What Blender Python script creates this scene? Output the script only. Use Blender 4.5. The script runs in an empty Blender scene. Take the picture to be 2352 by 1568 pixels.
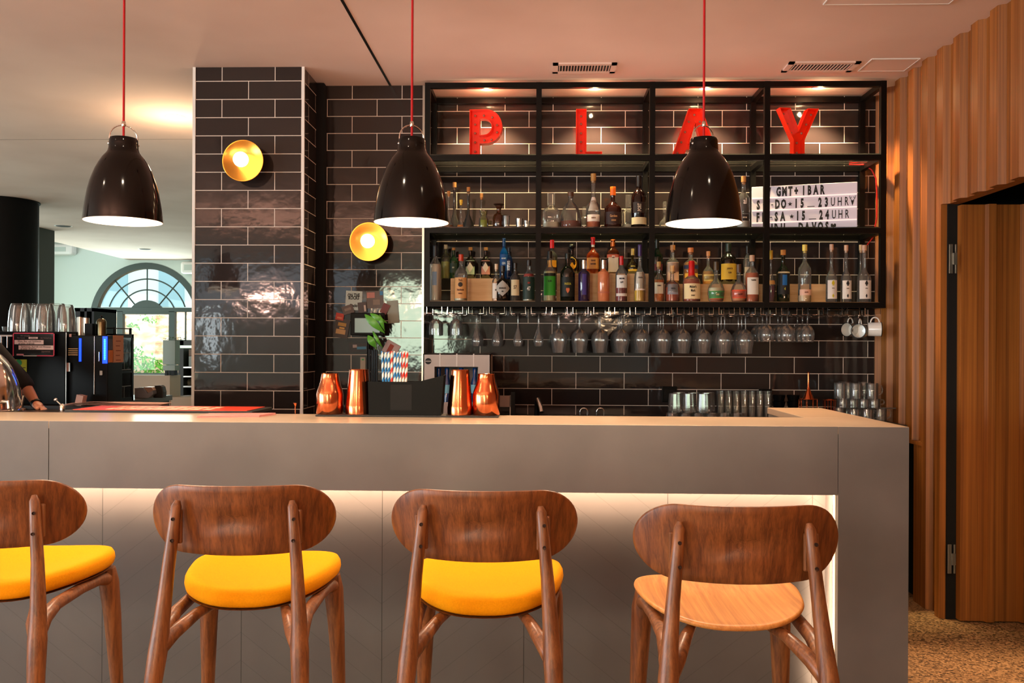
import bpy, bmesh, math, random
from mathutils import Vector, Matrix
random.seed(7)
PI = math.pi
sc = bpy.context.scene
COL = sc.collection
# ---------------------------------------------------------------- camera
F, CX, CY = 2000.0, 1176.0, 795.0
CAMZ = 1.41
RC = Matrix.Rotation(0.030, 3, 'Z') @ Matrix.Rotation(PI/2, 3, 'X') @ Matrix.Rotation(0.0046, 3, 'Z')
cd = bpy.data.cameras.new('camera'); cam = bpy.data.objects.new('camera', cd); COL.objects.link(cam)
cd.sensor_width = 36.0; cd.lens = F/2352*36.0; cd.shift_y = (CY-784.0)/2352; cd.clip_start = 0.05; cd.clip_end = 200
cam.matrix_world = Matrix.Translation((0, 0, CAMZ)) @ RC.to_4x4()
sc.camera = cam
O = Vector((0, 0, CAMZ))
def ray(px, py): return RC @ Vector(((px-CX)/F, -(py-CY)/F, -1.0))
def at(px, py, Y): d = ray(px, py); return O + d*(Y/d.y)
def atz(px, py, Z): d = ray(px, py); return O + d*((Z-CAMZ)/d.z)
def atx(px, py, X): d = ray(px, py); return O + d*(X/d.x)
# ---------------------------------------------------------------- objects
def tag(o, label=None, cat=None, group=None, kind=None):
    if label: o['label'] = label
    if cat: o['category'] = cat
    if group: o['group'] = group
    if kind: o['kind'] = kind
    return o
def thing(name, label, cat, loc=(0, 0, 0), rotz=0.0, group=None):
    o = bpy.data.objects.new(name, None); COL.objects.link(o)
    o.empty_display_size = 0.05
    o.location = loc; o.rotation_euler = (0, 0, rotz)
    return tag(o, label, cat, group)
class MB:
    def __init__(s): s.v = []; s.f = []; s.uv = None
    def add(s, vs, fs):
        b = len(s.v); s.v += [tuple(v) for v in vs]; s.f += [tuple(b+i for i in f) for f in fs]; return s
    def box(s, x0, x1, y0, y1, z0, z1):
        return s.add([(x, y, z) for z in (z0, z1) for y in (y0, y1) for x in (x0, x1)],
            [(0, 2, 3, 1), (4, 5, 7, 6), (0, 1, 5, 4), (2, 6, 7, 3), (0, 4, 6, 2), (1, 3, 7, 5)])
    def lathe(s, prof, n=24, c=(0, 0, 0), cap0=False, cap1=False, sq=None):
        vs = []; fs = []
        for r, z in prof:
            for i in range(n):
                a = 2*PI*(i+.5)/n
                x, y = math.cos(a), math.sin(a)
                if sq: 
                    k = (abs(x)**sq+abs(y)**sq)**(-1.0/sq); x *= k; y *= k
                vs.append((c[0]+r*x, c[1]+r*y, c[2]+z))
        for j in range(len(prof)-1):
            for i in range(n):
                k = (i+1) % n
                fs.append((j*n+i, j*n+k, (j+1)*n+k, (j+1)*n+i))
        if cap0: fs.append(tuple(reversed(range(n))))
        if cap1: fs.append(tuple((len(prof)-1)*n+i for i in range(n)))
        return s.add(vs, fs)
    def tube(s, pts, rad, n=10, caps=True, flat=1.0):
        pts = [Vector(p) for p in pts]
        if not isinstance(rad, (list, tuple)): rad = [rad]*len(pts)
        vs = []; fs = []; up = None
        for i, p in enumerate(pts):
            t = (pts[min(i+1, len(pts)-1)]-pts[max(i-1, 0)]).normalized()
            if up is None: up = Vector((0, 0, 1)) if abs(t.z) < .9 else Vector((0, 1, 0))
            a = t.cross(up).normalized(); b = a.cross(t).normalized(); up = b
            for k in range(n):
                q = 2*PI*k/n
                vs.append(p+a*(rad[i]*math.cos(q))+b*(rad[i]*flat*math.sin(q)))
        for j in range(len(pts)-1):
            for i in range(n):
                k = (i+1) % n
                fs.append((j*n+i, j*n+k, (j+1)*n+k, (j+1)*n+i))
        if caps:
            fs.append(tuple(reversed(range(n)))); fs.append(tuple((len(pts)-1)*n+i for i in range(n)))
        return s.add(vs, fs)
    def prism(s, poly, d0, d1, axis='y'):
        n = len(poly)
        def P(a, b, d): return (a, d, b) if axis == 'y' else ((a, b, d) if axis == 'z' else (d, a, b))
        vs = [P(a, b, d0) for a, b in poly]+[P(a, b, d1) for a, b in poly]
        fs = [tuple(range(n)), tuple(reversed(range(n, 2*n)))]
        fs += [(i, i+n, (i+1) % n+n, (i+1) % n) for i in range(n)]
        return s.add(vs, fs)
    def ball(s, c, r, n=12, m=8, sx=1, sy=1, sz=1):
        vs = [(c[0], c[1], c[2]-r*sz)]
        for j in range(1, m):
            a = -PI/2+PI*j/m
            for i in range(n):
                b = 2*PI*i/n
                vs.append((c[0]+r*sx*math.cos(a)*math.cos(b), c[1]+r*sy*math.cos(a)*math.sin(b), c[2]+r*sz*math.sin(a)))
        vs.append((c[0], c[1], c[2]+r*sz)); t = len(vs)-1; fs = []
        for i in range(n):
            k = (i+1) % n
            fs.append((0, 1+k, 1+i)); fs.append((t, 1+(m-2)*n+i, 1+(m-2)*n+k))
            for j in range(m-2): fs.append((1+j*n+i, 1+j*n+k, 1+(j+1)*n+k, 1+(j+1)*n+i))
        return s.add(vs, fs)
    def build(s, name, mat, parent=None, smooth=False, bevel=0, at0=None, seg=2, fix=True):
        vs = s.v
        if at0 is not None:
            a = Vector(at0); vs = [tuple(Vector(v)-a) for v in vs]
        me = bpy.data.meshes.new(name); me.from_pydata(vs, [], s.f)
        if fix:
            bm = bmesh.new(); bm.from_mesh(me); bmesh.ops.recalc_face_normals(bm, faces=bm.faces); bm.to_mesh(me); bm.free()
        if mat: me.materials.append(mat)
        o = bpy.data.objects.new(name, me); COL.objects.link(o)
        if parent: o.parent = parent
        if at0 is not None: o.location = at0
        if smooth:
            for p in me.polygons: p.use_smooth = True
            try: me.set_sharp_from_angle(angle=math.radians(50))
            except Exception: pass
        if bevel:
            m = o.modifiers.new('bevel', 'BEVEL'); m.width = bevel; m.segments = seg; m.limit_method = 'ANGLE'; m.angle_limit = math.radians(40)
        return o
def box(name, mat, b, parent=None, bevel=0, at0=None):
    return MB().box(*b).build(name, mat, parent, bevel=bevel, at0=at0)
def struct(o): o['kind'] = 'structure'; return o
def smooth_mod(o, lv=2):
    m = o.modifiers.new('sub', 'SUBSURF'); m.levels = lv; m.render_levels = lv
    for p in o.data.polygons: p.use_smooth = True
    return o
def copy_tree(o, parent=None):
    c = o.copy(); COL.objects.link(c)
    if parent: c.parent = parent
    for ch in list(o.children): copy_tree(ch, c)
    return c
def text(s, size, mat, name, parent=None, loc=(0, 0, 0), xs=1.0, align='CENTER', wrap=None, rot=0.0, ext=0.0004, world=False, bold=0.0):
    cu = bpy.data.curves.new('t', 'FONT'); cu.body = s; cu.size = size; cu.align_x = align; cu.align_y = 'CENTER'; cu.extrude = ext; cu.offset = bold; cu.resolution_u = 2
    ob = bpy.data.objects.new('t', cu); COL.objects.link(ob)
    bpy.context.view_layer.update()
    me = bpy.data.meshes.new_from_object(ob.evaluated_get(bpy.context.evaluated_depsgraph_get()))
    bpy.data.objects.remove(ob); bpy.data.curves.remove(cu)
    cr, sr = math.cos(rot), math.sin(rot)
    for v in me.vertices:
        x, y, z = v.co.x*xs, v.co.y, v.co.z
        x, y = x*cr-y*sr, x*sr+y*cr
        if wrap: v.co = ((wrap+z)*math.sin(x/wrap), -(wrap+z)*math.cos(x/wrap), y)
        else: v.co = (x, -z, y)
    me.name = name; me.materials.clear(); me.materials.append(mat)
    o = bpy.data.objects.new(name, me); COL.objects.link(o)
    if parent: o.parent = parent
    o.location = loc
    return o
# ---------------------------------------------------------------- materials
def lin(c):
    if isinstance(c, str):
        c = c.lstrip('#'); c = [int(c[i:i+2], 16)/255 for i in (0, 2, 4)]
    return [((x/12.92) if x <= .04045 else ((x+.055)/1.055)**2.4) for x in c]+[1.0]
MC = {}
def mat(name, col='#888888', rough=.5, metal=0, trans=0, emit=None, estr=0, coat=0, sheen=0, noise=None, bump=None, ior=1.45, alpha=1, spec=None, blend=None):
    if name in MC: return MC[name]
    m = bpy.data.materials.new(name); m.use_nodes = True; nt = m.node_tree; b = nt.nodes['Principled BSDF']
    I = b.inputs
    I['Base Color'].default_value = lin(col); I['Roughness'].default_value = rough; I['Metallic'].default_value = metal
    I['Transmission Weight'].default_value = trans; I['IOR'].default_value = ior; I['Coat Weight'].default_value = coat
    I['Coat Roughness'].default_value = .05; I['Sheen Weight'].default_value = sheen
    if spec is not None: I['Specular IOR Level'].default_value = spec
    if emit: I['Emission Color'].default_value = lin(emit); I['Emission Strength'].default_value = estr
    N = nt.nodes.new; L = nt.links.new
    if noise:   # (scale xyz, col2, detail, lo, hi)
        tc = N('ShaderNodeTexCoord'); mp = N('ShaderNodeMapping'); mp.inputs['Scale'].default_value = noise[0]
        L(tc.outputs['Object'], mp.inputs['Vector'])
        nz = N('ShaderNodeTexNoise'); nz.inputs['Scale'].default_value = 1; nz.inputs['Detail'].default_value = noise[2]
        L(mp.outputs[0], nz.inputs['Vector'])
        cr = N('ShaderNodeValToRGB'); cr.color_ramp.elements[0].position = noise[3]; cr.color_ramp.elements[1].position = noise[4]
        cr.color_ramp.elements[0].color = lin(col); cr.color_ramp.elements[1].color = lin(noise[1])
        L(nz.outputs['Fac'], cr.inputs[0]); L(cr.outputs[0], I['Base Color'])
    if bump:    # (scale, strength, detail, dist)
        tc = N('ShaderNodeTexCoord'); nz = N('ShaderNodeTexNoise'); nz.inputs['Scale'].default_value = bump[0]; nz.inputs['Detail'].default_value = bump[2]
        L(tc.outputs['Object'], nz.inputs['Vector'])
        bp = N('ShaderNodeBump'); bp.inputs['Strength'].default_value = bump[1]; bp.inputs['Distance'].default_value = bump[3]
        L(nz.outputs['Fac'], bp.inputs['Height']); L(bp.outputs[0], I['Normal'])
    MC[name] = m; return m
def thin(name, tint='#ffffff', ior=1.5, boost=1.0, rough=0.02, haze=0.0):
    """thin-walled clear glass: see-through sheet with a Fresnel reflection"""
    if name in MC: return MC[name]
    m = bpy.data.materials.new(name); m.use_nodes = True; nt = m.node_tree; nt.nodes.clear(); N = nt.nodes.new; L = nt.links.new
    out = N('ShaderNodeOutputMaterial'); tr = N('ShaderNodeBsdfTransparent'); gl = N('ShaderNodeBsdfGlossy'); mx = N('ShaderNodeMixShader')
    tr.inputs['Color'].default_value = lin(tint); gl.inputs['Roughness'].default_value = rough
    fr = N('ShaderNodeFresnel'); fr.inputs['IOR'].default_value = ior
    ml = N('ShaderNodeMath'); ml.operation = 'MULTIPLY_ADD'; ml.inputs[1].default_value = boost; ml.inputs[2].default_value = 0.0; ml.use_clamp = True
    L(fr.outputs[0], ml.inputs[0]); L(ml.outputs[0], mx.inputs[0]); L(tr.outputs[0], mx.inputs[1]); L(gl.outputs[0], mx.inputs[2])
    last = mx
    if haze:
        df = N('ShaderNodeBsdfDiffuse'); df.inputs['Color'].default_value = lin('#dddddd')
        m2 = N('ShaderNodeMixShader'); m2.inputs[0].default_value = haze; L(mx.outputs[0], m2.inputs[1]); L(df.outputs[0], m2.inputs[2]); last = m2
    L(last.outputs[0], out.inputs['Surface'])
    MC[name] = m; return m
def wood(name, c1, c2, axis='x', scale=30, rough=.45, stretch=.06, coat=0, spec=.5):
    """grain: noise stretched along an axis; colour varies per board"""
    if name in MC: return MC[name]
    m = bpy.data.materials.new(name); m.use_nodes = True; nt = m.node_tree; b = nt.nodes['Principled BSDF']; N = nt.nodes.new; L = nt.links.new
    tc = N('ShaderNodeTexCoord'); mp = N('ShaderNodeMapping')
    s = {'x': (stretch, 1, 1), 'y': (1, stretch, 1), 'z': (1, 1, stretch)}[axis]
    mp.inputs['Scale'].default_value = [q*scale for q in s]; L(tc.outputs['Object'], mp.inputs['Vector'])
    nz = N('ShaderNodeTexNoise'); nz.inputs['Scale'].default_value = 1.0; nz.inputs['Detail'].default_value = 5; nz.inputs['Roughness'].default_value = .6; nz.inputs['Distortion'].default_value = .15
    L(mp.outputs[0], nz.inputs['Vector'])
    mp2 = N('ShaderNodeMapping'); mp2.inputs['Scale'].default_value = [q*scale*6 for q in s]; L(tc.outputs['Object'], mp2.inputs['Vector'])
    n2 = N('ShaderNodeTexNoise'); n2.inputs['Scale'].default_value = 1.0; n2.inputs['Detail'].default_value = 2; L(mp2.outputs[0], n2.inputs['Vector'])
    ad = N('ShaderNodeMath'); ad.operation = 'MULTIPLY_ADD'; ad.inputs[1].default_value = .3; L(n2.outputs['Fac'], ad.inputs[0]); L(nz.outputs['Fac'], ad.inputs[2])
    cr = N('ShaderNodeValToRGB'); cr.color_ramp.elements[0].position = .48; cr.color_ramp.elements[1].position = .82
    cr.color_ramp.elements[0].color = lin(c1); cr.color_ramp.elements[1].color = lin(c2)
    L(ad.outputs[0], cr.inputs[0]); L(cr.outputs[0], b.inputs['Base Color'])
    b.inputs['Roughness'].default_value = rough; b.inputs['Coat Weight'].default_value = coat; b.inputs['Specular IOR Level'].default_value = spec
    bp = N('ShaderNodeBump'); bp.inputs['Strength'].default_value = .15; bp.inputs['Distance'].default_value = .001
    L(ad.outputs[0], bp.inputs['Height']); L(bp.outputs[0], b.inputs['Normal'])
    MC[name] = m; return m
def tiles():
    m = bpy.data.materials.new('glossy dark tiles'); m.use_nodes = True; nt = m.node_tree; b = nt.nodes['Principled BSDF']; N = nt.nodes.new; L = nt.links.new
    uv = N('ShaderNodeUVMap'); uv.uv_map = 'UVMap'
    br = N('ShaderNodeTexBrick'); br.offset = .5; br.offset_frequency = 2; br.squash = 1
    for k, v in (('Scale', 1.0), ('Mortar Size', .0021), ('Mortar Smooth', .1), ('Bias', 0), ('Brick Width', .303), ('Row Height', .103)): br.inputs[k].default_value = v
    br.inputs['Color1'].default_value = lin('#252020'); br.inputs['Color2'].default_value = lin('#2f2928'); br.inputs['Mortar'].default_value = lin('#d8ccc2')
    L(uv.outputs[0], br.inputs['Vector']); L(br.outputs['Color'], b.inputs['Base Color'])
    mr = N('ShaderNodeMapRange'); mr.inputs[3].default_value = .07; mr.inputs[4].default_value = .8
    L(br.outputs['Fac'], mr.inputs[0]); L(mr.outputs[0], b.inputs['Roughness'])
    tc = N('ShaderNodeTexCoord')
    nz = N('ShaderNodeTexNoise'); nz.inputs['Scale'].default_value = 9; nz.inputs['Detail'].default_value = 3; L(tc.outputs['Object'], nz.inputs['Vector'])
    # every tile tilts a little of its own
    wn = N('ShaderNodeTexWhiteNoise'); wn.noise_dimensions = '3D'; L(br.outputs['Color'], wn.inputs[0])
    b1 = N('ShaderNodeBump'); b1.inputs['Strength'].default_value = .5; b1.inputs['Distance'].default_value = .0028; L(nz.outputs['Fac'], b1.inputs['Height'])
    iv = N('ShaderNodeMath'); iv.operation = 'SUBTRACT'; iv.inputs[0].default_value = 1; L(br.outputs['Fac'], iv.inputs[1])
    b2 = N('ShaderNodeBump'); b2.inputs['Strength'].default_value = .6; b2.inputs['Distance'].default_value = .002; L(iv.outputs[0], b2.inputs['Height']); L(b1.outputs[0], b2.inputs['Normal'])
    L(b2.outputs[0], b.inputs['Normal'])
    return m
def uv_map(o, u0, v0, side='x'):
    me = o.data; l = me.uv_layers.new(name='UVMap'); mw = o.matrix_world
    for p in me.polygons:
        nx = abs(p.normal.x) > .5
        for li in p.loop_indices:
            c = me.vertices[me.loops[li].vertex_index].co + o.location
            u = (c.y if nx else c.x)-u0[1 if nx else 0]
            l.data[li].uv = (u+.303*40, c.z-v0+.103*81)
    return o
M = dict(
 tile=tiles(),
 plaster=mat('ceiling plaster', '#dfccc2', .85, noise=((1.2, 1.2, 1.2), '#d2bdb2', 3, .35, .7), bump=(60, .12, 3, .002)),
 wallwhite=mat('pale wall plaster', '#c6d2cb', .8, bump=(40, .1, 2, .002)),
 greyframe=mat('grey green window paint', '#38443f', .5),
 greypil=mat('grey pillar paint', '#3f4643', .7),
 black=mat('black powder coated metal', '#040303', .42, spec=.2),
 blackp=mat('black plastic', '#050505', .45, spec=.15),
 satin=mat('black satin casing', '#050506', .32, spec=.14),
 rubber=mat('black rubber', '#111112', .6),
 chrome=mat('chrome', '#e8e4e0', .12, 1),
 steel=mat('brushed steel', '#b9b4ad', .3, 1),
 copper=mat('polished copper', '#d97a4e', .16, 1, bump=(14, .08, 1, .004)),
 brass=mat('brushed brass', '#cf9240', .24, 1),
 lampblk=mat('gloss black lamp enamel', '#080606', .1, spec=.4),
 lampin=mat('white lamp inside', '#f4efe6', .6),
 redcord=mat('red textile cord', '#b01016', .7),
 red=mat('red lacquered metal', '#ff340e', .32, coat=.3),
 concrete=mat('smooth concrete', '#575352', .5, noise=((2.2, 2.2, 2.2), '#686361', 6, .35, .7), bump=(25, .08, 4, .002)),
 ctop=mat('concrete counter top', '#a08c78', .3, noise=((3, 3, 3), '#b09a84', 5, .35, .7)),  # concrete again, paler: the top's lit sheen is put into its colour
 yellow=mat('yellow wool upholstery', '#ee9c00', .9, spec=.2, noise=((260, 260, 260), '#e09000', 2, .3, .8), bump=(700, .25, 1, .001)),
 oak=wood('stained oak veneer', '#552b13', '#864e26', 'z', 80, .42, .006),
 oaksolid=wood('stained oak legs', '#58301a', '#8e5730', 'z', 80, .38, .012),
 seatoak=wood('pale oak seat veneer', '#b87234', '#dc9850', 'y', 60, .42, .012),
 batten=wood('oak wall cladding', '#6e3e16', '#a06228', 'z', 46, .45, .008),
 crate=wood('pale wooden crate', '#d9ae7c', '#f0d0a2', 'x', 26, .6, .06),
 glass=thin('clear drinking glass', '#fbfcfb', 1.5, 1.5, rough=.07, haze=.05),
 shelfglass=thin('green tinted shelf glass', '#e9f2ec', 1.5, 1.0, haze=.01),
 pane=thin('window glass', '#f3fbf8', 1.45, .8),
 paper=mat('white paper', '#d8d0ca', .7), white=mat('white paint', '#dcdad6', .4),
 enamel=mat('white enamel', '#dcdcd8', .2, coat=.4), ink=mat('black print', '#0a0a0c', .6),
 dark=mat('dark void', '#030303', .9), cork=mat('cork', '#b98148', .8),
 labelw=mat('cream bottle label', '#d8cdb8', .6), skin=mat('skin', '#b97a5c', .5),
)
# ================================================================ the setting
CEIL = CAMZ+1.572
WX = 2.13                      # wood clad wall plane
YC, YR, YS = 4.88, 5.24, 5.50  # column face, recessed wall, shelf wall
YF = 16.0
def flat(o): return struct(o)
# floor: pale terrazzo
def terrazzo():
    m = bpy.data.materials.new('terrazzo'); m.use_nodes = True; nt = m.node_tree; b = nt.nodes['Principled BSDF']; N = nt.nodes.new; L = nt.links.new
    tc = N('ShaderNodeTexCoord'); v = N('ShaderNodeTexVoronoi'); v.inputs['Scale'].default_value = 110; L(tc.outputs['Object'], v.inputs['Vector'])
    cr = N('ShaderNodeValToRGB'); e = cr.color_ramp.elements
    e[0].color = lin('#3c2c1c'); e[1].color = lin('#b08c62'); e[1].position = .9
    x = cr.color_ramp.elements.new(.35); x.color = lin('#806240')
    sp = N('ShaderNodeSeparateColor'); L(v.outputs['Color'], sp.inputs[0]); L(sp.outputs[0], cr.inputs[0]); L(cr.outputs[0], b.inputs['Base Color'])
    b.inputs['Roughness'].default_value = .55; return m
flat(box('floor', terrazzo(), (-12, 6, -6, 17, -.1, 0)))
# ceiling: main sheet, its far corner cut on the bias, with a higher part beyond
cl = MB()
pc = [(-9.6, -6), (4.6, -6), (4.6, 17), (-7.62, 17), (-7.62, 15.9), (-7.44, 13.35), (-7.44, 11.4), (-9.6, 11.4)]
cl.prism(pc, CEIL, CEIL+.1, 'z'); flat(cl.build('ceiling', M['plaster']))
flat(box('ceiling_upper', M['plaster'], (-9.6, -7.3, 11.4, 17, CEIL+1.0, CEIL+1.1)))
# shadow gap and joint in the ceiling
flat(box('trim_1', M['black'], (-.907, -.893, -2, YR-.005, CEIL-.002, CEIL+.004)))
jt = at(100, 316, 6.5).y
flat(box('trim_2', mat('ceiling joint', '#8d8177', .9), (-9.4, -2.0, 6.58, 6.586, CEIL-.0015, CEIL+.003)))
# recessed wall + shelf wall with the return between them
XR1 = at(973, 760, YR).x
u0 = at(749.4, 800, YR); v0 = at(749.4, 814, YR).z
w = box('wall_back_recess', M['tile'], (-1.75, XR1, YR, YR+.5, 0, CEIL)); struct(w); uv_map(w, (u0.x, YR), v0)
u1 = at(1157.5, 830, YS).x; v1 = at(1157.5, 854.1, YS).z
w = box('wall_back_shelf', M['tile'], (XR1+.001, 4.5, YS, YS+.3, 0, CEIL)); struct(w); uv_map(w, (u1, YS), v1)
flat(box('trim_3', M['steel'], (XR1-.012, XR1+.001, YR-.002, YR+.006, 0, CEIL)))
# tiled column
cx0, cx1 = at(445, 500, YC).x, at(695, 500, YC).x
u2 = at(507.5, 750, YC).x; v2 = at(507.5, 771.3, YC).z
w = box('pillar_tiled', M['tile'], (cx0, cx1, YC, YR+.3, 0, CEIL)); uv_map(w, (u2, YC+.12), v2)
tag(w, 'square column clad in dark glossy tiles with white grout', 'column', kind='structure')
for i, x in enumerate((cx0, cx1)):
    flat(box('trim_%d' % (4+i), M['white'], (x-.008, x+.008, YC-.004, YC+.008, 0, CEIL)))
# dark duct in the corner beside the column
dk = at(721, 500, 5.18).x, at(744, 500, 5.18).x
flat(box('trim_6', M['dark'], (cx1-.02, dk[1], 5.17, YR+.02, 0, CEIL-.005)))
# wood clad wall: corrugated boards, a doorway cut into it
def corr(y0, y1, z0, z1, name, xoff=0.0):
    P = .18; prof = [(0, 0), (.075, 0), (.092, -.032), (.163, -.032), (.18, 0)]
    pts = []
    k = math.floor(y0/P)-1
    while k*P < y1+P:
        for a, b in prof[:-1]: pts.append((k*P+a, b))
        k += 1
    out = []
    for (ya, xa), (yb, xb) in zip(pts, pts[1:]):
        if yb <= y0 or ya >= y1: continue
        if ya < y0: xa = xa+(xb-xa)*(y0-ya)/(yb-ya); ya = y0
        if not out: out.append((ya, xa))
        if yb > y1: xb = xa+(xb-xa)*(y1-ya)/(yb-ya); yb = y1
        out.append((yb, xb))
    poly = [(WX+xoff+x, y) for y, x in out]+[(WX+xoff+.06, out[-1][0]), (WX+xoff+.06, out[0][0])]
    return MB().prism(poly, z0, z1, 'z')
DY0, DY1, DZ = 3.72, 4.61, 2.16
m_ = corr(DY1, YS, .895, CEIL, 'w'); a_ = corr(DY1, 4.83, 0, .895, 'w'); m_.add(a_.v, a_.f)
a_ = corr(DY0, DY1, DZ, CEIL, 'w'); m_.add(a_.v, a_.f); a_ = corr(-5, DY0, 0, CEIL, 'w'); m_.add(a_.v, a_.f)
flat(m_.build('wall_right', M['batten']))
flat(box('trim_7', M['batten'], (WX-.035, WX+.02, 4.83, YS, .875, .895)))
# low hatch beyond the end of the counter: a plain board in a niche backed near-black for its shade
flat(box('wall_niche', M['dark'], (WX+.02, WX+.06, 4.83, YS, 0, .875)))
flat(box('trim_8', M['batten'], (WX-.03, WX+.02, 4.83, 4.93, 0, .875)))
# lobby behind the doorway, its darkness put into near-black walls
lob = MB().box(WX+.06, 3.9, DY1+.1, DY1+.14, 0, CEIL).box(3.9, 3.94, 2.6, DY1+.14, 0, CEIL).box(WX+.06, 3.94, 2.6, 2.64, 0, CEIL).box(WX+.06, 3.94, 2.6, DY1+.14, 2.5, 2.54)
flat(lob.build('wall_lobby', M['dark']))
flat(box('trim_9', M['dark'], (WX+.0, WX+.06, DY1-.012, DY1+.1, 0, DZ)))  # near-black strip paints the dark gap beside the leaf
# the door leaf, folded back into the lobby, clad like the wall
d = bpy.data.objects.new('door_1', None); COL.objects.link(d); d.location = (at(2207, 900, DY1-.06).x, DY1-.06, 0)
tag(d, 'open door leaf clad in vertical oak boards', 'door', kind='structure')
lp = []; x = 0.0
while x < .95: lp += [(x, 0), (x+.118, 0), (x+.128, -.022), (x+.165, -.022), (x+.175, 0)]; x += .178
lf = MB().prism([(a, b) for a, b in lp]+[(lp[-1][0], .045), (0, .045)], .008, DZ-.01, 'z').build('door_leaf', M['batten'], d)
for hz in (at(2190, 597, DY1).z, at(2190, 1277, DY1).z):
    h = MB(); x0 = -.052
    h.box(x0-.012, x0+.008, -.004, .0, hz-.075, hz+.075).box(x0+.018, x0+.028, -.004, .0, hz-.075, hz+.075)
    h.box(x0+.004, x0+.026, -.012, -.002, hz-.03, hz+.03).build('hinge', mat('dull hinge steel', '#8a8880', .4, .8), d, bevel=.002)
# ---------------------------------------------------------------- far room on the left
ax = at(335, 733, YF); R_ = 130/2000*(YF+.2); ZC = ax.z; ZS = at(335, 864, YF).z
hw = MB()
n = 32; arc = [(ax.x+R_*math.cos(PI*i/n), ZC+R_*math.sin(PI*i/n)) for i in range(n+1)]
arc = arc[::-1]
XL, XRt, ZT = -10.5, -1.5, CEIL+1.1
for (x0, z0), (x1, z1) in zip(arc, arc[1:]):
    hw.prism([(x0, z0), (x1, z1), (x1, ZT), (x0, ZT)], YF, YF+.25)
hw.box(XL, ax.x-R_, YF, YF+.25, 0, ZT).box(ax.x+R_, XRt, YF, YF+.25, 0, ZT).box(ax.x-R_, ax.x+R_, YF, YF+.25, 0, ZS)
flat(hw.build('wall_far', M['wallwhite']))
flat(MB().box(-9.7, -9.6, -6, 16, 0, .5).box(-9.7, -9.6, -6, 16, 2.6, ZT).box(-9.7, -9.6, -6, -5, .5, 2.6).box(-9.7, -9.6, -1.6, -1.0, .5, 2.6).box(-9.7, -9.6, 2.6, 6.2, .5, 2.6).box(-9.7, -9.6, 9.8, 11.1, .5, 2.6).box(-9.7, -9.6, 14.7, 16, .5, 2.6).build('wall_left', M['wallwhite']))
flat(box('wall_far_side', M['wallwhite'], (cx0-.02, cx0+.1, YR+.3, 16.2, 0, CEIL)))
# arched window: frame ring, transoms, mullions, fan bars, pane
wn = bpy.data.objects.new('window_1', None); COL.objects.link(wn); wn.location = (ax.x, YF+.05, ZC)
tag(wn, 'arched window with fan shaped glazing bars and dark frame', 'window', kind='structure')
s_ = 1/2000*(YF+.2)
zt = -(706-733)*s_ ; zb = ZS-ZC
ring = MB(); ro, ri = R_, R_-14*s_
pa = [(ro*math.cos(PI*i/n), ro*math.sin(PI*i/n)) for i in range(n+1)]; pb = [(ri*math.cos(PI*i/n), ri*math.sin(PI*i/n)) for i in range(n+1)]
for i in range(n): ring.prism([pa[i], pa[i+1], pb[i+1], pb[i]], -.06, .06)
ring.box(-ro, -ri, -.06, .06, zb, 0).box(ri, ro, -.06, .06, zb, 0).box(-ri, ri, -.06, .06, zb, zb+.06)
ring.box(-ri, ri, -.05, .05, zt-.08, zt).box(-.55, -.44, -.05, .05, zb, zt-.07).box(.43, .54, -.05, .05, zb, zt-.07).box(-.45, .45, -.045, .045, zt-.125, zt-.07)
ring.build('window_frame', M['greyframe'], wn)
bars = MB(); cz = zt-.22
def arcbar(r, w=.018):
    pts = []
    for i in range(41):
        a = PI*i/40; x, z = r*math.cos(a), cz+r*math.sin(a)
        if z >= zt-.01: pts.append((x, 0, z))
    bars.tube(pts, w/2, 6)
arcbar(.552, .026); arcbar(.754, .026)
half = MB(); hp = [(.36*math.cos(PI*i/16), cz+.36*math.sin(PI*i/16)) for i in range(17)]
half.prism([p for p in hp if p[1] >= zt-.02], -.03, .03).build('fan_boss', M['greyframe'], wn)
for a in (50, 90, 130):
    a = math.radians(a); bars.tube([(.33*math.cos(a), 0, cz+.33*math.sin(a)), (1.22*math.cos(a), 0, cz+1.22*math.sin(a))] if a != PI/2 else [(0, 0, cz+.33), (0, 0, ri)], .013, 6)
for x in (-.73, .73): bars.box(x-.013, x+.013, -.01, .01, zb, zt)
bars.box(-ri, -.55, -.01, .01, -.40, -.38).box(.54, ri, -.01, .01, -.40, -.38)
bars.build('glazing_bars', M['greyframe'], wn)
pn = MB(); pn.prism([(ri*math.cos(PI*i/n), ri*math.sin(PI*i/n)) for i in range(n+1)]+[(-ri, zb), (ri, zb)], .02, .024).build('window_pane', M['pane'], wn)
# outside
def stonew():
    m = bpy.data.materials.new('stone wall with plants'); m.use_nodes = True; nt = m.node_tree; b = nt.nodes['Principled BSDF']; N = nt.nodes.new; L = nt.links.new
    tc = N('ShaderNodeTexCoord'); mp = N('ShaderNodeMapping'); mp.inputs['Scale'].default_value = (5, 5, 11); L(tc.outputs['Object'], mp.inputs[0])
    nz = N('ShaderNodeTexNoise'); nz.inputs['Scale'].default_value = 1.3; nz.inputs['Detail'].default_value = 4; L(mp.outputs[0], nz.inputs['Vector'])
    cr = N('ShaderNodeValToRGB'); e = cr.color_ramp.elements; e[0].position = .3; e[1].position = .72; e[0].color = lin('#b8876a'); e[1].color = lin('#efe6df')
    x = e.new(.5); x.color = lin('#e0b89c'); L(nz.outputs['Fac'], cr.inputs[0]); L(cr.outputs[0], b.inputs['Base Color']); b.inputs['Roughness'].default_value = .9
    return m
struct(tag(box('garden_wall', stonew(), (-14, -4, 19.0, 19.4, -.5, 2.15)), 'sunlit pale stone wall outside the arched window', 'wall'))
flat(box('ground_outside', mat('ground outside', '#9a9a80', .9), (-20, 4, 16.3, 40, -.6, -.1)))
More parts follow.
